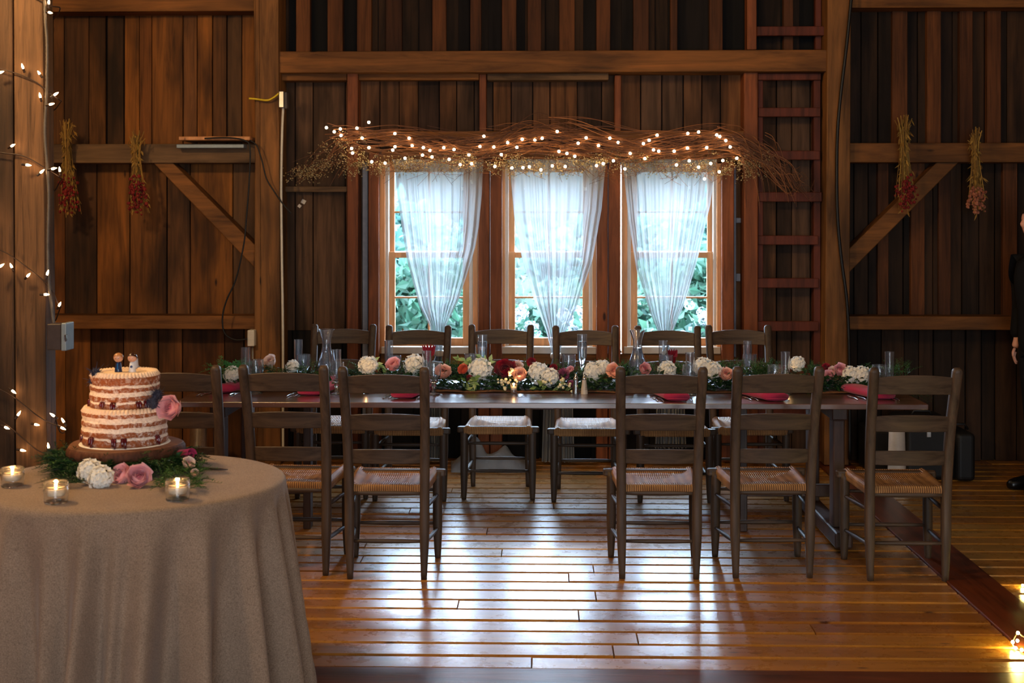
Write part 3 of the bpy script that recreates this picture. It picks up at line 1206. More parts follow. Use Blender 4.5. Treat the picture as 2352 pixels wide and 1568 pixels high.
# near post with its lights
PY = 6.0
trim('thick timber post wrapped in lights at the left edge', 'post', M['postL'], lambda mb: (
    mb.quadprism([(-90, -1520), (22, -1520), (35, 1440), (-90, 1440)], PY + .012, .118),
    mb.quadprism([(24, -1520), (86, -1520), (102, 500), (110, 1440), (37, 1440)], PY, .13)), bevel=.008)
psl = thing('string_lights', 'string of small lights wrapped around the near left post', 'string lights', P(60, 600, PY - .02))
wire = MB()
segs = [[(-95, -60), (-20, -45), (50, -20), (112, 12)], [(-95, 130), (0, 157), (52, 174), (85, 190), (112, 212), (134, 228)],
        [(-95, 330), (0, 350), (50, 357), (85, 374), (120, 396), (138, 408)],
        [(-95, 530), (0, 574), (20, 584), (60, 612), (95, 640), (118, 665), (134, 700)],
        [(-95, 850), (0, 894), (40, 918), (80, 950), (110, 969), (150, 984)],
        [(-95, 920), (0, 965), (45, 1000), (85, 1033), (120, 1046), (146, 1062)]]
path = []
for i, s_ in enumerate(segs):
    path += [P(x, y, PY - .012) for x, y in s_]
    if i < len(segs) - 1:
        e0, e1 = s_[-1], segs[i + 1][0]
        my = (e0[1] + e1[1]) / 2
        path += [P(138, e0[1] + 8, PY + .07), P(100, my - 15, PY + .16), P(-60, my + 10, PY + .16), P(-100, e1[1] - 10, PY + .08)]
wire.tube(smooth(path, 4), .003, 5)
wire.build('wire', M['wire'], psl, shade=True)
BL = [(112, 5), (115, 29), (52, 153), (90, 168), (2, 166), (92, 220), (128, 216), (118, 239), (29, 334), (64, 379), (96, 394),
      (123, 387), (137, 390), (26, 611), (65, 632), (109, 627), (137, 699), (106, 676), (31, 899), (43, 950), (84, 975),
      (121, 953), (145, 966), (144, 983), (15, 982), (52, 1034), (111, 1024), (139, 1048), (3, 610)]
proto = None
for i, (x, y) in enumerate(BL):
    c = P(x, y, PY - .03)
    if proto is None:
        proto = MB().lathe([(.001, -.011), (.0045, -.009), (.0055, 0), (.0035, .008), (.0008, .015)], 8).build('bulb', M['bulb2'], None, shade=True)
        sk = MB().lathe([(.0045, -.028), (.0055, -.026), (.0055, -.010), (.004, -.009)], 8).build('socket', M['wire'], None)
        proto.parent = psl
        sk.parent = proto
        o = proto
    else:
        o = proto.copy()
        COL.objects.link(o)
        o.parent = psl
        k2 = sk.copy()
        COL.objects.link(k2)
        k2.parent = o
    o.location = c - WLOC[psl.name]
    o.rotation_euler = (RND.uniform(-.4, .4), RND.uniform(-1, 2.2), 0)

# flexible conduit and switch box on near post
cb = MB()
pth = smooth([P(x, y, PY - .022) for x, y in ((103, -300), (103, 0), (108, 100), (107, 210), (103, 300), (108, 380), (112, 450), (110, 560), (112, 640), (118, 700), (124, 748))], 24)
cb.tube(pth, [(.0074 if i % 2 else .0060) for i in range(len(pth))], 8)
tag(cb.build('metal_conduit', M['condgrey'], origin=P(110, 400, PY), shade=True), 'ribbed flexible conduit running down the near left post', 'conduit')
sw = thing('switch_box', 'grey electrical switch box on the near left post', 'switch box', P(130, 806, PY - .05))
a = P(107, 804, PY - .085)
b = P(141, 744, PY - .085)
MB().box(a.x, b.x, PY - .085, PY + .008, a.z, b.z).build('housing', M['boxdark'], sw, bevel=.004)
a2 = P(152, 806, PY - .09)
b2 = P(152, 742, PY - .09)
MB().box(b.x, a2.x, PY - .09, PY + .01, a2.z, b2.z).build('cover_plate', M['boxgrey'], sw, bevel=.004, seg=2)
c = P(149, 776, PY - .095)
MB().obox((c.x + .004, PY - .096, c.z), .008, .02, .03).build('toggle', M['chrome'], sw, bevel=.001)

# wall conduits, boxes and cables
mb = MB().tube(smooth([P(x, y, 9.12) for x, y in ((651, 238), (648, 300), (646, 420), (647, 560), (649, 700), (650, 820), (650, 1050))], 6), .0085, 8)
tag(mb.build('pale_conduit', M['white_pvc'], origin=P(650, 1050, 9.12), shade=True), 'thin pale conduit pipe running up beside the left wall post', 'conduit')
ob = thing('outlet_box', 'small metal outlet box on top of the pale conduit', 'outlet box', P(649, 248, 9.1))
MB().rect(640, 209, 652, 247, 9.07, .08).build('housing', M['metal'], ob, bevel=.004)
MB().rect(652, 211, 660, 250, 9.075, .07).build('cover_plate', M['boxdark'], ob, bevel=.004)
ob = thing('outlet_box', 'pale outlet box on the left wall post, above the glasses', 'outlet box', P(576, 796, 9.1))
MB().rect(568, 758, 584, 795, 9.08, .1).build('housing', M['white_pvc'], ob, bevel=.005, seg=2)
MB().tube([P(580, 794, 9.12), P(581, 1060, 9.12)], .008, 8).build('pipe', M['metal'], ob, shade=True)


def cable(name, lab, pts, Y, rad, mat, cat='cable'):
    q = [P(x, y, Y) for x, y in pts]
    tag(MB().tube(smooth(q, 6), rad, 7).build(name, mat, origin=q[-1], shade=True), lab, cat)


cable('extension_cord', 'yellow and black cord plugged in at the left wall post',
      [(572, 226), (585, 227), (600, 229), (615, 230), (628, 224), (641, 214)], 9.10, .007, M['yellow'], 'cord')
cable('black_cable', 'thin black cable looping down the left wall to the outlet',
      [(470, 318), (520, 316), (560, 322), (574, 340), (572, 420), (566, 500), (560, 560), (542, 640), (520, 690), (511, 730), (516, 765), (540, 780), (568, 778)], 9.07, .0055, M['black'])
cable('black_cable', 'short black cable hanging across the left wall post',
      [(574, 322), (590, 335), (602, 370), (612, 410), (630, 440), (645, 462), (668, 490)], 9.06, .005, M['black'])
cable('black_cable', 'thick black cable running down the right wall post',
      [(1962, -80), (1955, 0), (1944, 110), (1932, 210), (1924, 300), (1922, 400), (1924, 500), (1932, 590), (1944, 680), (1949, 760), (1951, 850), (1952, 1055)], 9.1, .011, M['black'])
# boards on the left rail
a = P(410, 326, 9.1)
b = P(574, 313, 9.1)
tag(MB().box(a.x, b.x, 9.1, 9.4, a.z + .012, b.z).build('wooden_board', M['pine'], origin=(a.x, 9.25, a.z), bevel=.004),
    'thin pale board lying flat on the left wall rail, uppermost', 'board')
a = P(405, 340, 9.12)
b = P(560, 331, 9.12)
tag(MB().box(a.x, b.x, 9.12, 9.215, a.z, b.z).build('metal_strip', M['boxgrey'], origin=(a.x, 9.2, a.z), bevel=.003),
    'flat grey strip fixed just under the pale board', 'strip')
lb = MB()
lb.obox(P(697, 463, 9.414), .03, .004, .028, Matrix.Rotation(.5, 4, 'Y'))
lb.obox(P(688, 473, 9.412), .022, .004, .022, Matrix.Rotation(.7, 4, 'Y'))
tag(lb.build('paper_tag', M['jamb'], origin=P(692, 468, 9.414)), 'two small white paper tags left of the windows', 'tag')


# ------------------------------------------------------------------ dried bunches
def bunch(lab, px, ytop, ybot, wpx, seed, redmat, Y=9.1, redfrom=.55):
    r = random.Random(seed)
    t = thing('dried_flower_bunch', lab, 'dried flowers', P(px, ytop + 40, Y), 'dried flower bunches hung on the walls')
    s_ = MB()
    fl_ = MB()
    tiey = ytop + (ybot - ytop) * .28
    for k in range(46):
        a = r.gauss(0, 1)
        yo = Y + r.uniform(-.045, .03)
        top = P(px + a * wpx * .35, ytop + r.uniform(0, 40), yo)
        mid = P(px + a * wpx * .14, tiey, yo)
        bt = r.uniform(.75, 1)
        end = P(px + a * wpx * .42 + 5, ytop + (ybot - ytop) * bt, yo)
        s_.tube(smooth([top, mid, end], 3), [.0035, .002], 4)
        for j in range(7):
            t_ = r.random()
            q = mid.lerp(end, t_) if r.random() < .75 else top.lerp(mid, t_)
            s_.leaf(q, (r.gauss(0, .6), r.gauss(0, .5), -1), (r.gauss(0, 1), -1, r.gauss(0, 1)), r.uniform(.025, .06), r.uniform(.008, .018))
        for j in range(4):
            t_ = r.uniform(redfrom, 1)
            q = mid.lerp(end, t_) + Vector((r.gauss(0, .008), r.gauss(-.012, .01), r.gauss(0, .01)))
            fl_.ball(q, r.uniform(.006, .013), 6)
    s_.build('stalks', M['dry'], t)
    fl_.build('flower_heads', redmat, t)['kind'] = 'stuff'
    q = P(px, tiey, Y)
    MB().lathe([(.022, -.008), (.026, 0), (.022, .008)], 10, q).build('string_tie', M['wire'], t)
    # nail it hangs from
    MB().tube([q, (q.x, 9.23, q.z + .02)], .003, 5).build('nail', M['metal'], t)


bunch('dried red-flowered bunch hanging nearest the left post', 152, 272, 500, 26, 1, M['dryred'])
bunch('dried red-flowered bunch hanging above the diagonal brace', 313, 298, 496, 22, 2, M['dryred'])
bunch('dried bunch with dark red tips right of the post', 2077, 262, 486, 22, 3, M['dryred'], redfrom=.75)
bunch('dried bunch with pinkish round heads, rightmost', 2241, 290, 490, 20, 4, M['drypink'], redfrom=.85)

# ------------------------------------------------------------------ chairs
CHW = wood('chair_wood', [C(76, 60, 48), C(84, 66, 52)], 'Z', .5, 16, 1.4, .2, spec=.4, knots=False, bstr=.2)
CHX = wood('chair_slat_wood', [C(76, 60, 48), C(82, 65, 51)], 'X', .5, 16, 1.4, .2, spec=.4, knots=False, bstr=.2)


def rushmat():
    m = N('woven_rush')
    tc = m.n('TexCoord').outputs['Object']
    sx = m.n('SeparateXYZ')
    m.l(tc, sx.inputs[0])
    ax = m.math('ABSOLUTE', sx.outputs[0])
    ay = m.math('ABSOLUTE', sx.outputs[1])
    sel = m.math('GREATER_THAN', m.math('MULTIPLY', ax, .95), ay)
    nz = m.noise(tc, 14, 3)
    w = m.math('MULTIPLY', nz, 3.0)
    sxw = m.math('SINE', m.math('ADD', m.math('MULTIPLY', sx.outputs[0], 620.0), w))
    syw = m.math('SINE', m.math('ADD', m.math('MULTIPLY', sx.outputs[1], 620.0), w))
    mx = m.n('Mix', data_type='FLOAT')
    m.l(sel, mx.inputs[0])
    m.l(sxw, mx.inputs[2])
    m.l(syw, mx.inputs[3])
    st = mx.outputs[0]
    # concentric rows where the strands cross
    mxr = m.n('Mix', data_type='FLOAT')
    m.l(sel, mxr.inputs[0])
    m.l(ay, mxr.inputs[2])
    m.l(ax, mxr.inputs[3])
    row = m.math('SINE', m.math('MULTIPLY', mxr.outputs[0], 170.0))
    h = m.math('ADD', m.math('MULTIPLY', st, .6), m.math('MULTIPLY', row, .3))
    f = m.math('ADD', m.math('MULTIPLY', h, .35), .5)
    c = m.ramp(f, [(.15, C(92, 60, 34)), (.5, C(168, 124, 80)), (.9, C(206, 164, 112))])
    big = m.noise(tc, 9, 4)
    c = m.mix(c, m.ramp(big, [(.35, (.72, .66, .6, 1)), (.65, (1.08, 1.05, 1, 1))]), 1.0, 'MULTIPLY')
    m.bsdf(c, .5, .4, bump=h, bstr=.9, bdist=.003)
    return m.mat


M['rush'] = rushmat()


def make_chair():
    t = thing('ladder_back_chair', '', 'chair')
    for s in (-1, 1):
        # rear post : foot, seat, top
        pts = smooth([(s * .172, -.20, 0), (s * .175, -.20, .22), (s * .176, -.205, .42), (s * .181, -.245, .70), (s * .187, -.335, .985)], 5)
        n = len(pts)
        rr = []
        for p in pts:
            rr.append(.0225 * min(1, .62 + p.z / .2 * .38))
        pts += [Vector(pts[-1]) + Vector((0, -.001, .003)), Vector(pts[-1]) + Vector((0, -.003, .010)), Vector(pts[-1]) + Vector((0, -.004, .015))]
        rr += [.0215, .018, .012]
        MB().tube(pts, rr, 16, sq=.7).build('rear_post', CHW, t, shade=True)
        pts = [(s * .205, .20, 0), (s * .204, .20, .10), (s * .203, .20, .25), (s * .203, .20, .425)]
        MB().tube(smooth(pts, 4), [.0145 + .009 * min(1, i / 6) for i in range(13)], 12, sq=.25).build('front_leg', CHW, t, shade=True)
    # front rail: flat board with rounded ends proud of the legs
    mb = MB()
    q = [(-.245, .008), (-.24, .022), (-.20, .027), (.20, .027), (.24, .022), (.245, .008), (.24, -.02), (.20, -.024), (-.20, -.024), (-.24, -.02)]
    n = len(q)
    mb.add([(x, .205 + y, .402) for x, y in q] + [(x, .205 + y, .436) for x, y in q],
           [tuple(range(n)), tuple(range(n, 2 * n))[::-1]] + [(i, n + i, n + (i + 1) % n, (i + 1) % n) for i in range(n)])
    mb.build('front_rail', CHX, t, bevel=.006, seg=2)
    # rush seat : trapezoid pad, with rolls over side rails and lip
    mb = MB()

    def seat(u, v):
        a = u * 2 - 1
        b = v * 2 - 1
        yy = .015 + b * .215
        hw = .172 + (.196 - .172) * (b + 1) / 2
        xx = a * hw
        d = max(abs(a), abs(b))
        z = .430 + .007 * d ** 4 - .012 * (1 - d) + .004 * math.sin(d * 15) * .4
        if abs(a) > .86:
            z += .007 * math.sin((abs(a) - .86) / .14 * math.pi)
        return (xx, yy, z)

    mb.grid(seat, 40, 40)
    nv = len(mb.v)
    # skirt
    edge = [seat(i / 40, 0) for i in range(41)] + [seat(1, i / 40) for i in range(1, 41)] + \
           [seat(1 - i / 40, 1) for i in range(1, 41)] + [seat(0, 1 - i / 40) for i in range(1, 40)]
    k = len(edge)
    rings = []
    for (grow, dz) in ((.0, 0), (.010, -.008), (.012, -.022), (.006, -.036), (-.01, -.044)):
        rings.append([(x + math.copysign(grow, x) * (1 if abs(x) > .165 else abs(x) / .165), y_ + math.copysign(grow, y_ - .015), z + dz) for x, y_, z in edge])
    vv = [p for rg_ in rings for p in rg_]
    fs = []
    for j in range(len(rings) - 1):
        for i in range(k):
            i2 = (i + 1) % k
            fs.append((j * k + i, (j + 1) * k + i, (j + 1) * k + i2, j * k + i2))
    fs.append(tuple((len(rings) - 1) * k + i for i in range(k))[::-1])
    mb.add(vv, fs)
    mb.build('rush_seat', M['rush'], t, shade=True)

    def slat(zc, h, arch, nm='back_slat'):
        mb = MB()

        def yb(z):
            tt = (z - .42) / .565
            return -.205 - .13 * max(0, tt) ** 1.5

        x_ = .172 + .012 * (zc - .42) / .56
        N_ = 16
        vv = []
        for i in range(N_ + 1):
            s_ = i / N_ * 2 - 1
            x = s_ * x_
            bow = -.030 * (1 - s_ * s_)
            zt = zc + h / 2 + arch * (1 - s_ * s_) - arch * .4
            zb = zc - h / 2 + (arch * .2) * (1 - s_ * s_)
            for (yy, zz) in ((yb(zb) + bow - .006, zb), (yb(zt) + bow - .006, zt), (yb(zt) + bow + .006, zt), (yb(zb) + bow + .006, zb)):
                vv.append((x, yy, zz))
        fs = []
        for i in range(N_):
            for j in range(4):
                j2 = (j + 1) % 4
                fs.append((i * 4 + j, (i + 1) * 4 + j, (i + 1) * 4 + j2, i * 4 + j2))
        fs += [(0, 1, 2, 3), (N_ * 4 + 3, N_ * 4 + 2, N_ * 4 + 1, N_ * 4)]
        mb.add(vv, fs)
        mb.build(nm, CHX, t, bevel=.003)

    slat(.918, .084, .016)
    slat(.737, .076, .012)
    slat(.575, .068, .006)

    def rung(a, b, r0=.0095):
        a, b = Vector(a), Vector(b)
        pts = [a.lerp(b, i / 6) for i in range(7)]
        MB().tube(pts, [r0 * k for k in (.75, .95, 1.1, 1.15, 1.1, .95, .75)], 8).build('rung', CHX, t, shade=True)

    rung((-.2, .2, .17), (.2, .2, .17))
    rung((-.2, .2, .335), (.2, .2, .335))
    rung((-.17, -.2, .175), (.17, -.2, .175))
    for s in (-1, 1):
        rung((s * .174, -.2, .325), (s * .204, .2, .312))
        rung((s * .173, -.2, .165), (s * .205, .2, .145))
    rung((-.175, -.202, .40), (.175, -.202, .40), .012)
    return t


proto_chair = make_chair()
FRONT = [(421, 6.31, .0, 'ladder-back chair partly hidden behind the cake'),
         (667, 6.33, -.02, 'ladder-back chair just right of the cloth-covered round table'),
         (889, 6.27, .0, 'ladder-back chair facing away, left of the open floor gap'),
         (1514, 6.30, .0, 'ladder-back chair facing away, right of the open floor gap'),
         (1771, 6.33, .035, 'ladder-back chair facing away, second from the right end'),
         (2085, 6.29, .0, 'ladder-back chair facing away at the right end of the table')]
first = True
for px, Yr, rz, lab in FRONT:
    p = P(px, 1325, Yr)
    loc = (p.x, Yr + .20, 0)
    if first:
        c_ = proto_chair
        c_.location = loc
        c_.rotation_euler = (0, 0, rz)
        first = False
    else:
        c_ = dup(proto_chair, loc, rz)
    tag(c_, lab, 'chair', 'near side chairs with backs to the camera')
BACK = [(790, .03, 'ladder-back chair behind the left water carafe'),
        (962, -.02, 'ladder-back chair in front of the left window'),
        (1151, .0, 'far side ladder-back chair facing forward left of centre, rush seat in full view'),
        (1345, .015, 'far side ladder-back chair in front of the middle window, right part'),
        (1531, -.02, 'ladder-back chair in front of the right window'),
        (1698, .03, 'far side ladder-back chair beside the wall ladder')]
for bi, (px, rz, lab) in enumerate(BACK):
    p = P(px, 740, 8.56)
    c_ = dup(proto_chair, (p.x, 8.22 + (.032 if bi in (0, 2, 5) else -.032), 0), math.pi + rz * .4)
    tag(c_, lab, 'chair', 'far side chairs facing the camera')

# ------------------------------------------------------------------ long table
TW = wood('table_wood', [C(92, 56, 38), C(84, 50, 34)], 'X', .34, 14, 1.2, .2, spec=.8, coat=1.0, coat_rough=.2, knots=False, bstr=.05)
TWZ = wood('table_leg_wood', [C(78, 56, 46), C(70, 50, 42)], 'Z', .45, 14, 1.2, .2, spec=.4, knots=False)
TZ = .75
ty0, ty1 = 6.78, 7.80
tx0, tx1 = P(402, 910, ty0).x, P(2133, 926, ty0).x
tab = thing('trestle_table', 'long dark wooden trestle table set with flowers and glasses', 'table', ((tx0 + tx1) / 2, 7.28, 0))
mb = MB()
nb = 5
for i in range(nb):
    a = ty0 + (ty1 - ty0) * i / nb
    b = ty0 + (ty1 - ty0) * (i + 1) / nb
    mb.box(tx0, tx1, a + .0008, b - .0008, TZ - .028, TZ)
mb.build('tabletop', TW, tab, bevel=.003, seg=2)
tyc = (ty0 + ty1) / 2


def trestle(xc):
    MB().box(xc - .04, xc + .04, ty0 + .12, ty1 - .12, TZ - .10, TZ - .03).build('cleat', TWZ, tab, bevel=.006)
    MB().box(xc - .045, xc + .045, 6.80, 7.86, .02, .10).build('foot_beam', TWZ, tab, bevel=.012, seg=2)
    for yy in (tyc - .32, tyc + .32):
        MB().box(xc - .03, xc + .03, yy - .05, yy + .05, .10, TZ - .10).build('leg', TWZ, tab, bevel=.008, seg=2)


xr_ = P(1888, 1140, 7.35).x
xl_ = P(545, 1140, 7.35).x
trestle(xr_)
trestle(xl_)
xm_ = P(1702, 1140, 7.35).x
MB().box(xm_, xr_ + .10, tyc - .02, tyc + .02, .185, .25).build('stretcher', TWZ, tab, bevel=.004)
MB().box(xm_ - .02, xm_ + .02, tyc - .04, tyc + .04, .0, TZ - .03).build('leg', TWZ, tab, bevel=.004)
MB().box(xl_ - .10, xl_ + .42, tyc - .02, tyc + .02, .185, .25).build('stretcher', TWZ, tab, bevel=.004)
MB().box(xl_ + .38, xl_ + .42, tyc - .04, tyc + .04, .0, TZ - .03).build('leg', TWZ, tab, bevel=.004)
MB().box(P(1222, 940, 7.3).x, P(1271, 940, 7.3).x, ty0 + .15, ty1 - .15, TZ - .055, TZ - .028).build('cleat', TWZ, tab, bevel=.004)

# runner under the flowers
mb = MB()


def run(u, v):
    x = P(440, 890, 7.2).x + (P(2062, 890, 7.2).x - P(440, 890, 7.2).x) * u
    return (x, 7.17 + .30 * v + .008 * math.sin(u * 60) * (1 - v), TZ + .006 + .002 * math.sin(u * 90))


mb.grid(run, 120, 4)
tag(mb.build('table_runner', plain('brown_runner', C(96, 62, 36), .8, var=.3, nscale=60), origin=(0, 7.3, TZ), solid=.006, shade=True),
    'narrow brown runner beneath the flowers on the long table', 'table runner')


# ------------------------------------------------------------------ flowers
def petal(mb, a, rad, lat1, wid, flare, r, nu=6, nv=5):
    """one cupped petal lying on a sphere of radius rad, from below up to latitude lat1, rim flared"""
    jit = r.uniform(.92, 1.08)
    lean = r.uniform(-.12, .12)

    def fn(u, v):
        q = (u - .5) * 2
        an = a + q * wid * .5 * (math.sin(math.pi * (.22 + .5 * v)))
        la = -1.2 + (lat1 + 1.2) * v * (1 - .10 * q * q)
        rr_ = rad * jit * (1 + flare * v ** 5 + .05 * q * q * v)
        return (rr_ * math.cos(la) * math.cos(an) * (1 + flare * 1.2 * v ** 6), rr_ * math.cos(la) * math.sin(an) * (1 + flare * 1.2 * v ** 6),
                rr_ * math.sin(la) * .92 + lean * rad * v * .5)

    mb.grid(fn, nu, nv)


def rose_mesh(R_, mat, seed, layers=6, open_=1.0, name='rose', n0=3):
    r = random.Random(seed)
    mb = MB()
    for L in range(layers):
        t = (L + 1) / layers
        n = n0 + (L + 1) // 2 + (1 if L > 3 else 0)
        for k in range(n):
            a = 6.283 * k / n + L * 1.3 + r.uniform(-.25, .25)
            petal(mb, a, R_ * (.22 + .78 * t), math.radians(68 - 34 * t * open_ + r.uniform(-9, 9)), 6.283 / n * 1.6, .04 + .16 * t, r)
    mb.ball((0, 0, R_ * .05), R_ * .2, 6)
    return mb


def hyd_mesh(R_, seed, n=80, fsz=.33):
    r = random.Random(seed)
    mb = MB()
    for k in range(n):
        z = 1 - 1.55 * (k + .5) / n
        rad = math.sqrt(max(0, 1 - z * z))
        a = k * 2.39996
        u = Vector((rad * math.cos(a), rad * math.sin(a), z)).normalized()
        c = u * R_ * r.uniform(.80, 1.08)
        t1 = u.orthogonal().normalized()
        t2 = u.cross(t1)
        ro = r.uniform(0, 6.28)
        for j in range(4):
            b = ro + j * math.pi / 2
            d = t1 * math.cos(b) + t2 * math.sin(b)
            mb.leaf(c - u * R_ * .06, d + u * r.uniform(.1, .7), u, R_ * fsz * r.uniform(.8, 1.15), R_ * fsz * .95)
    mb.ball((0, 0, 0), R_ * .72, 10)
    return mb


def dahlia_mesh(R_, seed):
    r = random.Random(seed)
    mb = MB()
    for L in range(7):
        el = math.radians(80 - L * 22)
        n = 6 + int(10 * math.cos(el))
        for k in range(n):
            a = 6.283 * k / n + L * .3
            u = Vector((math.cos(el) * math.cos(a), math.cos(el) * math.sin(a), math.sin(el)))
            mb.leaf(u * R_ * .3, u, Vector((0, 0, 1)) if L > 1 else Vector((math.cos(a), math.sin(a), 0)), R_ * .72, R_ * .34)
    mb.ball((0, 0, 0), R_ * .45, 8)
    return mb


FP = {}


def flower(kind, px, py, rpx, Y, lab, tilt=None, cat='flower', grp='blooms in the table garland', name=None):
    Rr = rpx * Y / F
    mk = {'pink': ('rose', 'rose_pink'), 'peach': ('rose', 'rose_peach'), 'pale': ('rose', 'rose_pale'), 'orange': ('ran', 'orange'),
          'burg': ('dah', 'burg'), 'burgrose': ('rose', 'burg'), 'plum': ('dah', 'plum'), 'white': ('hyd', 'white_fl')}[kind]
    if kind not in FP:
        R0 = .045
        if mk[0] == 'rose':
            mb = rose_mesh(R0, None, len(FP))
        elif mk[0] == 'ran':
            mb = rose_mesh(R0, None, 9, 6, .9, n0=5)
        elif mk[0] == 'dah':
            mb = dahlia_mesh(R0, 5)
        else:
            mb = hyd_mesh(R0, 4)
        nm = {'pink': 'pink_rose', 'peach': 'peach_rose', 'pale': 'pale_rose', 'orange': 'orange_ranunculus', 'burg': 'burgundy_dahlia',
              'burgrose': 'burgundy_peony', 'plum': 'plum_flower', 'white': 'white_hydrangea'}[kind]
        o = mb.build(nm, M[mk[1]], None, shade=(mk[0] != 'hyd'))
        FP[kind] = o
    else:
        o = FP[kind].copy()
        COL.objects.link(o)
    o.location = P(px, py, Y)
    s = Rr / .045 * (.82 if mk[0] in ('rose', 'ran') else 1)
    o.scale = (s, s, s * (1 if kind != 'white' else .9))
    if tilt is None:
        tilt = (RND.uniform(.7, 1.15), RND.uniform(-.35, .35))
    o.rotation_euler = (tilt[0], tilt[1], RND.uniform(-.6, .6))
    tag(o, lab, cat, grp)
    return o


FL = [('white', 533, 860, 19, 7.22, 'cream hydrangea at the left end of the garland'),
      ('pale', 620, 830, 15, 7.38, 'pale blush rose near the left end of the garland'),
      ('white', 672, 842, 15, 7.36, 'white hydrangea right of the pale blush rose'),
      ('white', 845, 840, 22, 7.32, 'white hydrangea above the third near chair back'),
      ('pink', 903, 838, 17, 7.30, 'pink rose between two white hydrangeas at left'),
      ('white', 951, 838, 23, 7.34, 'white hydrangea right of the left pink rose'),
      ('peach', 1018, 855, 18, 7.26, 'coral pink rose beside the near goblet'),
      ('orange', 1065, 848, 12, 7.26, 'small orange ranunculus left of centre'),
      ('burg', 1078, 869, 10, 7.24, 'dark burgundy bloom under the orange ranunculus'),
      ('white', 1103, 850, 26, 7.28, 'round white hydrangea right of the orange ranunculus'),
      ('burgrose', 1160, 850, 24, 7.27, 'large deep red bloom at the centre of the garland'),
      ('pale', 1188, 842, 13, 7.34, 'pale blossom just above the central peach rose'),
      ('peach', 1194, 861, 17, 7.20, 'peach rose directly above the lit votive'),
      ('burg', 1221, 832, 13, 7.30, 'round burgundy dahlia standing above the garland'),
      ('white', 1236, 858, 24, 7.26, 'big white hydrangea right of the burgundy dahlia'),
      ('white', 1262, 868, 22, 7.23, 'big white hydrangea left of the plum flowers'),
      ('burg', 1271, 845, 11, 7.30, 'burgundy bloom behind the big white hydrangeas'),
      ('plum', 1294, 860, 17, 7.26, 'feathery plum bloom left of the shakers'),
      ('pink', 1310, 850, 9, 7.26, 'small bright pink bloom beside the plum bloom'),
      ('plum', 1312, 881, 10, 7.21, 'dark plum bloom low beside the shakers'),
      ('white', 1362, 855, 22, 7.27, 'white hydrangea right of the shakers'),
      ('white', 1384, 845, 18, 7.31, 'white hydrangea touching the upright peach rose'),
      ('peach', 1411, 851, 17, 7.25, 'upright peach rose left of the fourth near chair'),
      ('pink', 1480, 848, 14, 7.32, 'small pink rose in front of the right carafe'),
      ('white', 1532, 850, 20, 7.34, 'cream hydrangea behind the fourth near chair back'),
      ('white', 1615, 842, 20, 7.30, 'white hydrangea left of the drooping peach rose'),
      ('white', 1638, 852, 20, 7.27, 'white hydrangea touching the drooping peach rose'),
      ('peach', 1667, 860, 16, 7.24, 'drooping peach rose right of the fourth near chair'),
      ('white', 1832, 836, 17, 7.34, 'white bloom above the fifth near chair back'),
      ('burg', 1898, 844, 12, 7.34, 'burgundy bloom right of the fifth near chair'),
      ('pink', 1903, 863, 13, 7.26, 'lower pink rose at the right end of the garland'),
      ('pink', 1929, 849, 14, 7.29, 'upper pink rose at the right end of the garland'),
      ('pale', 1912, 852, 10, 7.30, 'small pale bloom between the right end pink roses'),
      ('white', 1955, 862, 20, 7.26, 'white hydrangea right of the two pink roses'),
      ('white', 1980, 862, 20, 7.25, 'white hydrangea nearest the last near chair')]
for f in FL:
    flower(*f)

gg = thing('leafy_garland', 'long green fern and leaf garland along the middle of the table', 'garland', (0, 7.3, TZ))
r = random.Random(21)
mb, md, mv, mbr = MB(), MB(), MB(), MB()


def frond(m, base, d, L, n, lw):
    d = Vector(d).normalized()
    side = d.cross(Vector((0, 0, 1)))
    if side.length < .1:
        side = Vector((1, 0, 0))
    side.normalize()
    pts = [Vector(base) + d * L * t + Vector((0, 0, -L * .35 * t * t)) for t in [i / n for i in range(n + 1)]]
    m.tube([pts[0], pts[n // 2], pts[n]], [.0012, .0006], 3)
    for i, p in enumerate(pts[1:]):
        w = lw * (1 - .7 * i / n)
        for s in (-1, 1):
            dd = (side * s + d * .7 + Vector((0, 0, r.uniform(-.3, .5)))).normalized()
            m.leaf(p, dd, (r.gauss(0, .5), r.gauss(0, .5), 1), w * r.uniform(.7, 1.2), w * .22)


xa, xb = P(500, 880, 7.3).x, P(2060, 880, 7.3).x
for k in range(1500):
    x = r.uniform(xa, xb)
    yy = r.gauss(7.33, .07)
    z = TZ + .015 + r.random() ** 1.3 * .10 * math.exp(-((yy - 7.33) / .12) ** 2)
    front = r.random() < .5
    d = (r.gauss(0, .8), -1 if front else r.uniform(-.5, 1), r.uniform(-.05, .9))
    frond(md if front or r.random() < .3 else mb, (x, yy, z), d, r.uniform(.05, .11), 6, .03)
for k in range(2600):
    x = r.uniform(xa, xb)
    md.leaf((x, r.uniform(7.19, 7.36), TZ + r.uniform(.01, .085)), (r.gauss(0, 1), r.gauss(-.5, .6), r.gauss(.1, .5)),
            (r.gauss(0, .5), -.6, 1), r.uniform(.02, .045), r.uniform(.012, .024))
for k in range(2200):
    x = r.uniform(xa, xb)
    md.leaf((x, r.uniform(7.18, 7.46), TZ + r.uniform(.008, .03)), (r.gauss(0, 1), r.gauss(-.2, .8), r.uniform(0, .2)), (0, 0, 1), r.uniform(.02, .04), r.uniform(.014, .026))
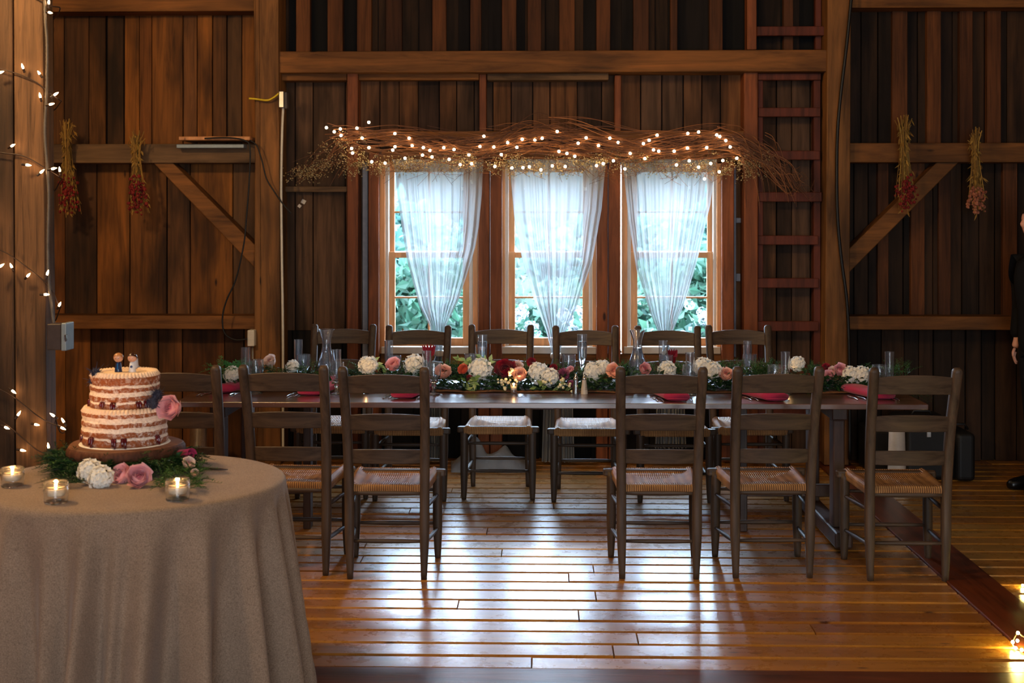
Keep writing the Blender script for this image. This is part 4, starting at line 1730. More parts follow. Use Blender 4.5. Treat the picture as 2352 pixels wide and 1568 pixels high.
# taller feathery tops behind the blooms
for (px, n) in ((600, 18), (700, 12), (840, 14), (900, 14), (945, 26), (1035, 40), (1200, 18), (1265, 30), (1345, 14), (1400, 28), (1420, 20), (1490, 16), (1560, 18), (1665, 24), (1690, 22), (1760, 40), (1740, 30), (1870, 24), (2055, 26)):
    for k in range(n):
        b = P(px + r.gauss(0, 20), 862, 7.40 + r.uniform(-.05, .06))
        frond(mb, b, (r.gauss(0, .5), r.gauss(0, .3), 1.3), r.uniform(.06, .15), 8, .028)
for k in range(95):   # bright fern plume at the left end
    b = P(r.uniform(505, 560), r.uniform(845, 885), 7.3 + r.uniform(-.08, .08))
    frond(mbr, b, (r.gauss(-.25, .6), r.gauss(-.2, .4), r.uniform(.2, 1.3)), r.uniform(.07, .14), 9, .03)
for (px, py) in ((1080, 880), (1058, 828), (1075, 832), (1120, 830), (1102, 826), (870, 845), (1090, 872), (1240, 890), (1070, 890), (855, 836), (1290, 885)):
    for k in range(6):
        b = P(px + r.gauss(0, 7), py + r.gauss(0, 6), (7.2 if py > 860 else 7.37) + r.uniform(-.02, .03))
        mv.leaf(b, (r.gauss(0, 1), -.3, r.gauss(.2, .8)), (r.gauss(0, .3), -1, .4), .042, .02)
for k in range(18):   # trailing fern at the right end
    b = P(r.uniform(2040, 2085), r.uniform(880, 892), 7.2)
    frond(md, b, (1, -.6, -.1), r.uniform(.08, .16), 8, .03)
for m_, nm, mt in ((mb, 'fern_fronds', 'fern'), (md, 'dark_foliage', 'ferndark'), (mbr, 'bright_fern_plume', 'fernbright'), (mv, 'variegated_leaves', 'varieg')):
    m_.build(nm, M[mt], gg)['kind'] = 'stuff'
be = MB()
for (px, py, n) in ((1150, 875, 6), (1172, 858, 5), (1185, 872, 4), (1262, 876, 5), (1290, 888, 6), (1297, 872, 4), (1322, 897, 4), (1155, 888, 4), (1312, 890, 3), (1165, 880, 4)):
    for k in range(n):
        be.ball(P(px + r.gauss(0, 5), py + r.gauss(0, 5), 7.17 + r.uniform(-.01, .02)), r.uniform(.006, .010), 8)
be.build('pale_berries', M['berry'], gg, shade=True)['kind'] = 'stuff'


# ------------------------------------------------------------------ table ware
def lathe_obj(mb, prof, n=28, c=(0, 0, 0)):
    mb.lathe(prof, n, c, cap=False)
    return mb


def tight(prof):
    out = [prof[0]]
    for a, b in zip(prof, prof[1:]):
        L = math.hypot(b[0] - a[0], b[1] - a[1])
        if L > .004:
            e_ = .0008 / L
            for t in (e_, .5, 1 - e_):
                out.append((a[0] + (b[0] - a[0]) * t, a[1] + (b[1] - a[1]) * t))
        out.append(b)
    return out


def soft(prof, k=4):
    q = smooth([(a, 0, b) for a, b in prof], k)
    return [(max(0, v.x), v.z) for v in q]


def flute_mesh(taper):
    if taper:
        out = [(.0, .0), (.031, .0), (.031, .003), (.006, .008), (.0045, .03), (.0055, .06), (.014, .085), (.024, .13), (.0265, .18), (.0255, .24)]
        inn = [(.0243, .24), (.0252, .18), (.0226, .13), (.0125, .092), (.0, .082)]
    else:
        out = [(.0, .0), (.031, .0), (.031, .003), (.006, .008), (.005, .04), (.009, .07), (.021, .10), (.0235, .13), (.0245, .24)]
        inn = [(.0232, .24), (.0222, .13), (.0195, .104), (.008, .078), (.0, .072)]
    return MB().lathe(tight(out + inn), 28, cap=False)


def goblet_mesh():
    out = [(.0, .0), (.034, .0), (.034, .004), (.012, .010), (.008, .03), (.013, .042), (.010, .050), (.022, .065), (.036, .09), (.040, .12), (.038, .155)]
    inn = [(.0365, .155), (.0383, .12), (.0345, .092), (.020, .070), (.0, .064)]
    return MB().lathe(tight(out + inn), 28, cap=False)


gp = {'flute': flute_mesh(False).build('champagne_flute', M['glass'], None, shade=True),
      'taper': flute_mesh(True).build('champagne_flute', M['glass'], None, shade=True),
      'goblet': goblet_mesh().build('water_goblet', M['glass'], None, shade=True)}
used = set()


def glass(kind, px, pyt, Y, lab):
    p = P(px, pyt, Y)
    h0 = .24 if kind in ('flute', 'taper') else .155
    k = (p.z - TZ) / h0
    if kind not in used:
        o = gp[kind]
        used.add(kind)
    else:
        o = gp[kind].copy()
        COL.objects.link(o)
    o.location = (p.x, Y, TZ + .001)
    kk = 1 if kind != 'taper' else 1.05
    o.scale = (kk, kk, k)
    tag(o, lab, 'glass', 'champagne flutes on the long table' if kind != 'goblet' else 'water goblets on the long table')


for a in (('flute', 564, 798, 7.1, 'straight empty flute at the left end beside the bright fern'),
          ('flute', 773, 803, 7.13, 'straight flute just right of the left carafe'),
          ('flute', 980, 806, 7.14, 'straight flute behind the near goblet at centre left'),
          ('flute', 1585, 810, 7.14, 'straight flute right of the pair near the right carafe'),
          ('flute', 1804, 808, 7.12, 'straight flute above the fifth near chair back'),
          ('flute', 2043, 808, 7.12, 'straight flute at the right end above the last chair back'),
          ('flute', 685, 780, 7.68, 'far side flute left of the left carafe'),
          ('flute', 893, 782, 7.68, 'far side flute below the left window corner'),
          ('taper', 1108, 769, 7.62, 'tapered flute filled with bubbly drink, left of centre'),
          ('taper', 1337, 768, 7.62, 'tapered flute filled with bubbly drink, right of centre'),
          ('flute', 1523, 783, 7.68, 'far side flute right of the right carafe'),
          ('flute', 1717, 783, 7.68, 'far side flute beside the sixth far chair'),
          ('goblet', 773, 832, 7.08, 'footed goblet standing before the left carafe'),
          ('goblet', 996, 833, 7.08, 'footed goblet beside the coral pink rose'),
          ('goblet', 588, 826, 7.1, 'goblet behind the second near chair post'),
          ('goblet', 1585, 838, 7.1, 'goblet just below the flute near the right carafe'),
          ('goblet', 1780, 838, 7.12, 'goblet behind the fifth near chair back'),
          ('goblet', 2020, 838, 7.12, 'goblet hidden behind the last near chair back'),
          ('goblet', 697, 814, 7.58, 'far goblet left of the left carafe'),
          ('goblet', 906, 817, 7.58, 'far goblet above the left pink rose'),
          ('goblet', 1082, 813, 7.58, 'far goblet left of the bubbly flute'),
          ('goblet', 1306, 815, 7.56, 'far goblet left of the shakers'),
          ('goblet', 1530, 816, 7.56, 'far goblet right of the right carafe'),
          ('goblet', 1722, 814, 7.58, 'far goblet beside the sixth far chair')):
    glass(*a)
for px in (1108, 1337):
    p = P(px, 780, 7.62)
    dk = MB().lathe([(0, .0855), (.0118, .093), (.0222, .13), (.0245, .175), (.0246, .205), (0, .205)], 24, cap=False)
    o = dk.build('sparkling_drink', M['water'], None, shade=True)
    o.location = (p.x, 7.62, TZ + .001)
    o.scale = (1.04, 1.04, (p.z + .029 - TZ) / .24)
    tag(o, 'clear bubbly drink inside the ' + ('left' if px < 1200 else 'right') + ' tapered flute', 'drink')


def carafe(px, pyt, Y, lab):
    p = P(px, pyt, Y)
    h = p.z - TZ
    k = h / .29
    t = thing('water_carafe', lab, 'carafe', (p.x, Y, TZ + .001), 'glass carafes on the long table')
    out = [(0, 0), (.044, 0), (.047, .006), (.050, .05), (.050, .10), (.044, .135), (.030, .175), (.024, .205), (.025, .235), (.034, .265), (.044, .29)]
    inn = [(.0425, .29), (.0325, .265), (.0235, .235), (.0225, .205), (.028, .175), (.042, .135), (.048, .10), (.048, .05), (.045, .008), (0, .007)]
    MB().lathe(tight([(a, b * k) for a, b in soft(out[:2]) + soft(out[2:]) + soft(inn[:-2]) + inn[-2:]]), 32, (p.x, Y, TZ + .001), cap=False).build('vessel', M['glass'], t, shade=True)
    w = [(0, .0075), (.0446, .0085), (.0476, .05), (.0476, .10), (.0416, .135), (.0276, .175), (.0222, .2), (0, .2)]
    MB().lathe(tight([(a, b * k) for a, b in w]), 32, (p.x, Y, TZ + .001), cap=False).build('water', M['water'], t, shade=True)


carafe(750, 756, 7.40, 'glass water carafe near the left end of the table')
carafe(1464, 758, 7.42, 'glass water carafe left of the fourth near chair back')


def shaker(px, body, lab):
    Y = 7.14
    p = G(px, 895, TZ)
    c = (p.x, Y, TZ)
    t = thing('salt_shaker' if body == 'salt' else 'pepper_shaker', lab, 'shaker', c)
    m = M['jamb'] if body == 'salt' else plain('pepper', C(70, 48, 34), .5)
    gl = MB().lathe([(0, 0), (.019, 0), (.019, .006), (.012, .06), (.011, .075), (0, .076)], 10, c, cap=False)
    gl.build('body', m if body == 'salt' else M['glass'], t, shade=False)
    if body != 'salt':
        MB().lathe([(0, .004), (.013, .004), (.0095, .035), (0, .036)], 10, c, cap=False).build('filling', m, t)
    MB().lathe([(.012, .074), (.013, .08), (.010, .09), (.006, .094), (.007, .10), (.004, .106), (0, .108)], 12, c).build('cap', M['chrome'], t, shade=True)


shaker(1340, 'salt', 'white salt shaker with metal cap at centre right')
shaker(1321, 'pepper', 'glass pepper shaker with metal cap beside the salt')


# votives
def jar(px, pyb, rj, hj, lab, zt, grp, flame_e=26, quilt=True):
    p = G(px, pyb, zt)
    c = Vector((p.x, p.y + rj * .6, zt + .001))
    t = thing('candle_jar', lab, 'candle', c, grp)
    out = [(0, 0), (rj * .86, 0), (rj * .92, .004), (rj * .98, hj * .62), (rj * .90, hj * .72), (rj * .98, hj * .76), (rj * .98, hj * .81), (rj * .90, hj * .84), (rj * .97, hj * .88), (rj * .93, hj)]
    inn = [(rj * .86, hj), (rj * .84, hj * .7), (rj * .88, hj * .6), (rj * .82, .007), (0, .006)]
    MB().lathe(tight(out + inn), 32, c, cap=False).build('jar', M['glass'], t, shade=True)
    cw = MB().lathe([(0, hj * .33), (rj * .62, hj * .33), (rj * .72, hj * .38), (rj * .74, hj * .62), (rj * .6, hj * .65), (rj * .3, hj * .60), (0, hj * .60)], 24, c, cap=False)
    wx = cw.build('candle', M['wax'], t, shade=True)
    MB().tube([c + Vector((0, 0, hj * .59)), c + Vector((.001, 0, hj * .70))], .001, 5).build('wick', M['black'], wx)
    MB().lathe([(0, hj * .64), (rj * .07, hj * .68), (rj * .09, hj * .74), (rj * .055, hj * .84), (0, hj * .93)], 12, c, cap=False).build('flame', M['flame'], wx, shade=True)
    lp = light('candle_glow', 'POINT', c + Vector((0, 0, hj * .85)), 1.5, (1.0, .47, .14), .006)
    lp.parent = None
    return t


jar(1180, 905, .019, .056, 'lit votive candle below the central peach rose', TZ, 'votive candles on the long table')
jar(1430, 905, .019, .056, 'lit votive candle half hidden by the fourth near chair', TZ, 'votive candles on the long table')
jar(840, 905, .019, .056, 'lit votive candle behind the third near chair', TZ, 'votive candles on the long table')
jar(1812, 906, .022, .05, 'lit votive candle behind the fifth near chair napkin', TZ, 'votive candles on the long table')


# napkins and cutlery
def napkin(px, py, skew, lab, wpx=58):
    Y = 6.84
    p = G(px, py, TZ)
    c = Vector((p.x, p.y, TZ))
    w, d = wpx * p.y / F, .27
    mb = MB()
    # a flattened roll: closed folded profile swept away from the viewer
    K = 12
    prof = []
    for i in range(K):
        a = 2 * math.pi * i / K
        prof.append((w / 2 * math.copysign(abs(math.cos(a)) ** .6, math.cos(a)), .022 + .021 * math.copysign(abs(math.sin(a)) ** .8, math.sin(a))))
    rows = 8
    vv = []
    for j in range(rows + 1):
        v = j / rows
        for x, z in prof:
            vv.append(c + Vector((x * (1 - .10 * v) + skew * d * v * .8, d * v, z * (1 + .15 * v) + .002)))
    fs = [(j * K + i, j * K + (i + 1) % K, (j + 1) * K + (i + 1) % K, (j + 1) * K + i) for j in range(rows) for i in range(K)]
    fs.append(tuple(range(K))[::-1])
    fs.append(tuple(range(rows * K, rows * K + K)))
    mb.add(vv, fs)
    # inner fold layer seen at the mouth
    mb.obox(c + Vector((.0, -.003, .014)), w * .8, .008, .004)
    o = mb.build('napkin', M['burgundy'], None, origin=c, shade=True)
    tag(o, lab, 'napkin', 'burgundy napkins at the near places')


def fork_mesh():
    mb = MB()
    mb.tube(smooth([(0, 0, .003), (0, .05, .006), (0, .09, .004), (0, .11, .003)], 3), [.005, .0035, .003, .0025, .0025, .0025, .0025, .0025, .003, .003][:10], 6)
    mb.obox((0, .122, .004), .020, .024, .0022)
    for k in range(4):
        mb.tube([(-.0085 + .0057 * k, .132, .004), (-.0085 + .0057 * k, .155, .006), (-.0085 + .0057 * k, .172, .004)], .0014, 4)
    return mb


def knife_mesh():
    mb = MB()
    mb.tube([(0, 0, .004), (0, .03, .005), (0, .085, .004)], [.006, .0045], 8)
    mb.add([(-.008, .085, .004), (.002, .085, .0045), (.004, .185, .004), (-.003, .195, .004), (-.009, .17, .004),
            (-.008, .085, .0055), (.002, .085, .0058), (.004, .185, .0055), (-.003, .195, .0055), (-.009, .17, .0055)],
           [(0, 1, 2, 3, 4), (9, 8, 7, 6, 5), (0, 5, 6, 1), (1, 6, 7, 2), (2, 7, 8, 3), (3, 8, 9, 4), (4, 9, 5, 0)])
    return mb


def spoon_mesh():
    mb = MB()
    mb.tube(smooth([(0, 0, .003), (0, .05, .007), (0, .12, .004)], 3), [.0045, .0025], 6)
    mb.ball((0, .14, .005), .016, 10, sc=(.8, 1.35, .22))
    return mb


CUT = {}
CN = {'fork': fork_mesh, 'knife': knife_mesh, 'spoon': spoon_mesh}


def cut(kind, px, py, rz, lab, k=.9):
    if kind not in CUT:
        o = CN[kind]().build(kind, M['chrome'], None, shade=(kind != 'knife'))
        CUT[kind] = o
    else:
        o = CUT[kind].copy()
        COL.objects.link(o)
    p = G(px, py, TZ)
    o.location = (p.x, p.y, TZ + .001)
    o.rotation_euler = (0, 0, rz)
    o.scale = (k, k, k)
    tag(o, lab, kind, 'place cutlery on the long table')


place = [(508, 903, .55, 'far left place beside the fern plume', [(452, 910), (462, 910)], [(527, 909), (537, 909)]),
         (711, 909, .35, 'place framed by the second near chair', [(658, 912), (676, 912)], [(736, 913)]),
         (926, 916, .35, 'place framed by the third near chair', [(880, 917), (893, 917)], [(958, 917), (966, 918)]),
         (1556, 922, -.30, 'place framed by the fourth near chair', [(1511, 923), (1525, 924)], [(1579, 924), (1590, 923)]),
         (1783, 922, -.55, 'place framed by the fifth near chair', [(1727, 921), (1742, 921)], [(1812, 922)]),
         (2028, 918, -.45, 'place at the right end of the table', [(1970, 919), (1990, 919)], [(2058, 922), (2066, 921)])]
for (nx, ny, sk, lab, fk, kn) in place:
    napkin(nx, ny, sk, 'folded burgundy napkin at the ' + lab)
    for j, (x, y) in enumerate(fk):
        cut('fork', x, y, -sk * .25, ('outer' if j == 0 else 'inner') + ' fork left of napkin, ' + lab)
    for j, (x, y) in enumerate(kn):
        cut('knife' if j == 0 else 'spoon', x, y, -sk * .25, ('knife' if j == 0 else 'spoon') + ' right of napkin, ' + lab)
# burgundy napkins stand in two far glasses
for (px, py, lab) in ((985, 800, 'dark burgundy napkin standing below the left window'), (1545, 812, 'dark burgundy napkin beside the right far flute')):
    mb = MB()
    c = P(px, py, 7.7)
    for k in range(6):
        a = -1.2 + k * .5
        mb.leaf(Vector((c.x, c.y, TZ + .12)), (math.sin(a) * .5, 0, 1), (.2, -1, 0), c.z + .03 - TZ - .12, .03)
    mb.lathe([(.003, TZ + .002), (.012, TZ + .08), (.02, TZ + .14)], 8, (c.x, c.y, 0))
    tag(mb.build('napkin_fan', M['burg'], None, origin=(c.x, c.y, TZ), solid=.002), lab, 'napkin')

# ------------------------------------------------------------------ round table with cloth
RZ = .76
RX, RY, RR = -1.452, 4.72, .525


def clothmat():
    m = N('linen_cloth')
    tc = m.n('TexCoord').outputs['Object']
    nz = m.noise(tc, 340, 2, .7)
    nb_ = m.noise(tc, 7, 4)
    c = m.ramp(nz, [(.35, C(112, 92, 76)), (.65, C(158, 136, 116))])
    c = m.mix(c, m.ramp(nb_, [(.3, (.9, .9, .9, 1)), (.7, (1.05, 1.05, 1.05, 1))]), 1.0, 'MULTIPLY')
    m.bsdf(c, .85, .2, bump=nz, bstr=.35, bdist=.002, sheen=.15)
    return m.mat


rt = thing('round_table', 'small round table hidden under the tan cloth', 'table', (RX, RY, 0))
MB().lathe([(0, RZ - .03), (RR - .02, RZ - .03), (RR - .012, RZ - .015), (RR - .02, RZ - .006), (0, RZ - .006)], 48, (RX, RY, 0), cap=False).build('tabletop', TWZ, rt)
MB().lathe([(.26, 0), (.25, .03), (.05, .08), (.04, .4), (.05, RZ - .03)], 20, (RX, RY, 0)).build('pedestal', TWZ, rt)
mb = MB()
NT = 360
ridge = [(-1.55, 1.0, .075), (-1.80, .55, .09), (-2.12, .9, .09), (-1.18, 1.0, .10), (-.86, 1.1, .09), (-.52, 1.0, .08), (-.24, 1.0, .06), (-.03, 1.0, .06),
         (.16, .9, .06), (.35, .7, .07), (.8, .8, .1), (1.3, .8, .1), (1.9, .8, .1), (2.5, .8, .1), (3.0, .8, .1), (-2.5, .9, .1), (-2.9, .8, .1), (-1.36, .5, .05)]


def fold(a):
    s_ = 0
    for c0, h, w in ridge:
        d = (a - c0 + math.pi) % (2 * math.pi) - math.pi
        s_ += h * math.exp(-(d / w) ** 2)
    return s_


rings = []
rad = [0, .1, .2, .3, .4, .47, RR - .018, RR - .006, RR, RR + .003]
zz = [RZ, RZ, RZ, RZ, RZ, RZ, RZ - .0005, RZ - .005, RZ - .014, RZ - .03]
ND = 40
vv, fs = [], []
for q in range(len(rad)):
    for k in range(NT):
        a = 2 * math.pi * k / NT
        vv.append((RX + rad[q] * math.cos(a), RY + rad[q] * math.sin(a), zz[q]))
for j in range(1, ND + 1):
    t = j / ND
    z = (RZ - .03) * (1 - t) + .012 * t
    for k in range(NT):
        a = 2 * math.pi * k / NT
        tw = a - .10 * t * math.sin(a * 2 + 1)
        f = fold(tw)
        rr_ = RR + .003 + .014 * t + (f - .5) * .205 * t ** .85
        vv.append((RX + rr_ * math.cos(a), RY + rr_ * math.sin(a), z))
nr = len(rad) + ND
for j in range(nr - 1):
    for k in range(NT):
        k2 = (k + 1) % NT
        fs.append((j * NT + k, (j + 1) * NT + k, (j + 1) * NT + k2, j * NT + k2))
mb.add(vv, [f[::-1] for f in fs])
tc_ = mb.build('tablecloth', clothmat(), origin=(RX, RY, 0), shade=True)
tag(tc_, 'tan linen tablecloth draped to the floor over the round table', 'tablecloth')

# candle jars on the cloth
jar(22, 1120, .041, .064, 'lit candle jar at the left edge of the cake table', RZ, 'candle jars around the cake')
jar(122, 1158, .041, .068, 'lit candle jar in front of the cake, left of the garland', RZ, 'candle jars around the cake')
jar(403, 1152, .041, .066, 'lit candle jar in front of the cake, right of the garland', RZ, 'candle jars around the cake')

# ------------------------------------------------------------------ cake stand and cake
CY = 4.93
cc = P(287, 1000, CY)
cx, cy = cc.x, CY
stz = 1.68 - 520 * CY / F
ks = thing('cake_stand', 'wooden slice cake stand on a pedestal', 'cake stand', (cx, cy, RZ))
bark = wood('bark_wood', [C(112, 66, 44), C(96, 56, 38)], 'Z', .7, 8, 4, .4, knots=False, bstr=.8)
slab = wood('slice_wood', [C(150, 100, 70), C(140, 92, 64)], 'X', .6, 6, 2, .3, knots=False)
mb = MB()
K = 64
prof = [(.0, 0), (.19, 0), (.207, .006), (.212, .02), (.210, .036), (.203, .046), (.198, .049), (0, .049)]
for (r_, z_) in prof:
    pass
vv = []
for (r_, z_) in prof:
    for k in range(K):
        a = 2 * math.pi * k / K
        q = r_ * (1 + .02 * math.sin(3 * a + 1) + .012 * math.sin(7 * a))
        vv.append((cx + q * math.cos(a), cy + q * math.sin(a), stz - .049 + z_))
fs = [(j * K + k, j * K + (k + 1) % K, (j + 1) * K + (k + 1) % K, (j + 1) * K + k) for j in range(len(prof) - 1) for k in range(K)]
mb.add(vv, fs)
for i, f in enumerate(mb.f):
    if i >= K * 5:
        mb.m[i] = 1
mb.build('wooden_slice', [bark, slab], ks, shade=True)
MB().lathe([(.095, RZ + .001), (.09, RZ + .008), (.062, RZ + .02), (.060, stz - .065), (.075, stz - .05), (0, stz - .048)], 28, (cx, cy, 0)).build(
    'pedestal', plain('brass', C(170, 140, 84), .35, metal=.6, var=.1), ks, shade=True)


def cakemat(name, bands, z0):
    """bands: list of (z from base, is_icing) cumulative positions 0..1"""
    m = N(name)
    tc = m.n('TexCoord').outputs['Object']
    sx = m.n('SeparateXYZ')
    m.l(tc, sx.inputs[0])
    nz = m.noise(tc, 22, 4)
    zz_ = m.math('ADD', m.math('MULTIPLY', m.math('SUBTRACT', sx.outputs[2], z0), 1 / .127), m.math('MULTIPLY', m.math('SUBTRACT', nz, .5), .15))
    sp = C(150, 84, 46)
    ic = C(238, 222, 206)
    stops = []
    for (p_, c_) in bands:
        stops.append((p_, ic if c_ else sp))
    mask = m.ramp(zz_, stops, 'CONSTANT')
    crumb = m.noise(tc, 120, 4, .7)
    col = m.mix(mask, m.ramp(crumb, [(.3, (.62, .52, .45, 1)), (.6, (1.1, 1.08, 1.05, 1))]), .8, 'MULTIPLY')
    sug = m.ramp(m.noise(tc, 75, 6, .75), [(.49, (0, 0, 0, 1)), (.62, (.75, .75, .75, 1))])
    patch = m.ramp(m.noise(tc, 11, 3), [(.36, (.15, .15, .15, 1)), (.62, (1, 1, 1, 1))])
    fac = m.math('MULTIPLY', sug, patch)
    col = m.mix(col, C(240, 230, 222), fac)
    m.bsdf(col, .7, .25, bump=crumb, bstr=.5, bdist=.003)
    return m.mat


def tier(t, nm, R0, z0, h, bands, ridges):
    prof = [(0, 0)]
    for i in range(41):
        z = i / 40
        rr_ = R0
        rr_ += .004 * abs(math.sin(z * math.pi * ridges)) - .003
        if z < .02 or z > .985:
            rr_ -= .006
        prof.append((rr_, z * h))
    prof.append((0, h))
    mb = MB()
    K = 96
    vv = []
    for (r_, z_) in prof:
        for k in range(K):
            a = 2 * math.pi * k / K
            q = r_ * (1 + .008 * math.sin(5 * a + z_ * 60) * 1) if r_ else 0
            vv.append((cx + q * math.cos(a), cy + q * math.sin(a), z0 + z_))
    fs = [(j * K + k, j * K + (k + 1) % K, (j + 1) * K + (k + 1) % K, (j + 1) * K + k) for j in range(len(prof) - 1) for k in range(K)]
    mb.add(vv, fs)
    o = mb.build(nm, cakemat(nm + '_layers', bands, z0 - WLOC[t.name].z), t, shade=True)
    return o


ck = thing('wedding_cake', 'two-tier naked cake with cream layers and berry drips', 'cake', (cx, cy, stz))
bz, bh = stz + .002, .127
uz, uh = bz + bh, .127
bt = tier(ck, 'lower_tier', .153, bz, bh, [(0, 0), (.20, 1), (.27, 0), (.42, 1), (.56, 0), (.68, 1), (.84, 0), (.95, 1)], 4)
ut = tier(ck, 'upper_tier', .124, uz, uh, [(0, 0), (.21, 1), (.27, 0), (.42, 1), (.54, 0), (.65, 1), (.72, 0), (.965, 1)], 4)
icing = plain('piped_icing', C(236, 206, 176), .6, var=.08, nscale=60)


def piping(t, R0, z, n, upper):
    mb = MB()
    for k in range(n):
        a = 2 * math.pi * k / n
        p0 = Vector((cx + (R0 - .002) * math.cos(a), cy + (R0 - .002) * math.sin(a), z - .002))
        a2 = a + .12
        p1 = Vector((cx + (R0 - .045) * math.cos(a2), cy + (R0 - .045) * math.sin(a2), z + .004))
        mb.tube([p0 - Vector((0, 0, .006)), p0.lerp(p1, .2) + Vector((0, 0, .005)), p1], [.0062, .0072, .003], 7)
    mb.build('piped_icing', icing, t, shade=True)


piping(ut, .124, uz + uh, 56, True)
piping(bt, .153, bz + bh, 66, False)
MB().lathe([(0, uz + uh), (.085, uz + uh + .001), (.08, uz + uh + .004), (0, uz + uh + .005)], 40, (cx, cy, 0), cap=False).build('icing_top', icing, ut, shade=True)
jam = plain('berry_jam', C(84, 8, 18), .12, spec=.7, var=.3, nscale=60, coat=.6)


def drips(t, R0, ztop, angs):
    for a, ln, w in angs:
        mb = MB()
        a = math.radians(a)
        for k in range(2):
            aa = a + (k - .5) * w / R0 * .8
            d = Vector((math.cos(aa), math.sin(aa), 0))
            b = Vector((cx, cy, ztop)) + d * (R0 + .001)
            l = ln * (1 if k else .75)
            mb.tube([b - d * .006 + Vector((0, 0, .004)), b + d * .002, b + d * .004 - Vector((0, 0, l * .6)), b + d * .003 - Vector((0, 0, l))],
                    [w * .5, w * .5, w * .32, w * .42], 8)
            mb.ball(b + d * .001 - Vector((0, 0, l * .2)), w * .55, 8)
        mb.build('berry_drip', jam, t, shade=True)


drips(bt, .153, bz + bh * .24, [(-175, .028, .012), (-122, .028, .014), (-87, .03, .011), (-74, .03, .013), (-25, .028, .012), (-150, .012, .009)])
drips(ut, .124, uz + uh * .22, [(-165, .03, .012), (-112, .012, .012), (-92, .028, .012), (-35, .03, .014), (-50, .018, .013)])
# sugar ring at the foot of cake
MB().lathe([(.150, 0), (.163, 0), (.160, .003), (.15, .003)], 60, (cx, cy, stz + .0003), cap=False).build('sugar_ring', plain('sugar', C(238, 232, 224), .8), ck)


# peg doll toppers
def doll(px, bride, lab):
    p = P(px, 840, CY - .01)
    z0 = uz + uh + .0045
    c = Vector((p.x, CY - .01, z0))
    t = thing('peg_doll', lab, 'figurine', c, 'peg dolls on top of the cake')
    skin = plain('painted_wood_skin', C(216, 160, 128), .3, coat=.4, var=.04)
    body = plain('dress_white' if bride else 'suit_blue', C(226, 226, 226) if bride else C(20, 40, 78), .3, coat=.4, var=.05)
    bd = MB().lathe([(0, 0), (.0135, 0), (.0138, .003), (.0085, .036), (0, .040)], 20, c, cap=False).build('body', body, t, shade=True)
    hd = MB().ball(c + Vector((0, 0, .053)), .0175, 16, sc=(1, 1, .95)).build('head', skin, t, shade=True)
    hair = plain('painted_hair_brown' if bride else 'painted_hair_light', C(52, 28, 20) if bride else C(176, 120, 76), .3, coat=.5, var=.1)
    mb = MB()

    def hf(u, v):
        a = u * 2 * math.pi
        th = v * (1.75)
        d = Vector((math.sin(th) * math.cos(a), math.sin(th) * math.sin(a), math.cos(th)))
        d2 = Vector((d.x, d.y * math.cos(-.65) - d.z * math.sin(-.65), d.y * math.sin(-.65) + d.z * math.cos(-.65)))
        return c + Vector((0, 0, .0535)) + Vector((d2.x * .0183, d2.y * .0183, d2.z * .0176))

    mb.grid(hf, 20, 8)
    mb.build('hair', hair, hd, shade=True)
    if bride:
        MB().lathe([(.010, .012), (.014, .02), (.012, .048), (.008, .055)], 14, c + Vector((.006, .008, 0))).build('veil', plain('veil', C(190, 188, 190), .6), t, shade=True)
    ft = MB()
    for s in (-1, 1):
        ft.ball(c + Vector((s * .005, -.0170, .0515)), .0012, 6, sc=(1.6, .6, .8))
    ft.ball(c + Vector((0, -.0170, .0455)), .001, 6, sc=(1.6, .5, .7))
    ft.build('face', M['boxdark'], hd)
    dt = MB()
    if bride:
        dt.lathe([(.003, 0), (.0048, 0), (.0048, .0012), (.003, .0012)], 12, c + Vector((0, -.0125, .021)), M=Matrix.Rotation(math.radians(80), 4, 'X'))
        dt.build('dress_motif', body if False else plain('blue_motif', C(60, 76, 120), .4), bd)
    else:
        dt.obox(c + Vector((0, -.0112, .022)), .0022, .0015, .022, Matrix.Rotation(-.13, 4, 'X'))
        dt.build('tie', plain('blue_tie', C(40, 120, 190), .3), bd)


doll(272, False, 'small wooden groom figure in dark blue, left on the cake')
doll(304, True, 'small wooden bride figure in white, right on the cake')

# thistles and rose on the cake


def thistle(px, py, Y, lab, s=1.0, seed=0):
    r = random.Random(seed)
    c = P(px, py, Y)
    mb = MB()
    mb.ball(c, .014 * s, 8, sc=(1, 1, 1.3))
    for k in range(90):
        u = Vector((r.gauss(0, 1), r.gauss(0, 1), r.gauss(.4, 1))).normalized()
        mb.tube([c + u * .01 * s, c + u * r.uniform(.018, .026) * s], [.0016, .0005], 3)
    for k in range(12):
        u = Vector((r.gauss(0, 1), r.gauss(-.3, .6), r.gauss(.6, .7))).normalized()
        mb.tube([c, c + u * r.uniform(.035, .06) * s], [.0012, .0003], 3)
    tag(mb.build('thistle', M['thistle'], origin=c), lab, 'flower', 'thistles on the cake')


rim = lambda R0, a: (cx + R0 * math.cos(a), cy + R0 * math.sin(a))
thistle(219, 858, CY - .075, 'dark thistle at the top left rim of the cake', 1.05, 1)
thistle(213, 874, CY - .06, 'dark thistle just below the rim thistle', .8, 4)
thistle(362, 906, CY - .05, 'dusky thistle at right above the pink cake rose', 1.1, 2)
thistle(352, 925, CY - .09, 'dark thistle nestled between cake tiers by the rose', 1.25, 3)
flower('pink', 392, 936, 28, CY - .07, 'large pink rose on the right side of the cake', (1.2, .95), grp='flowers on the cake table')

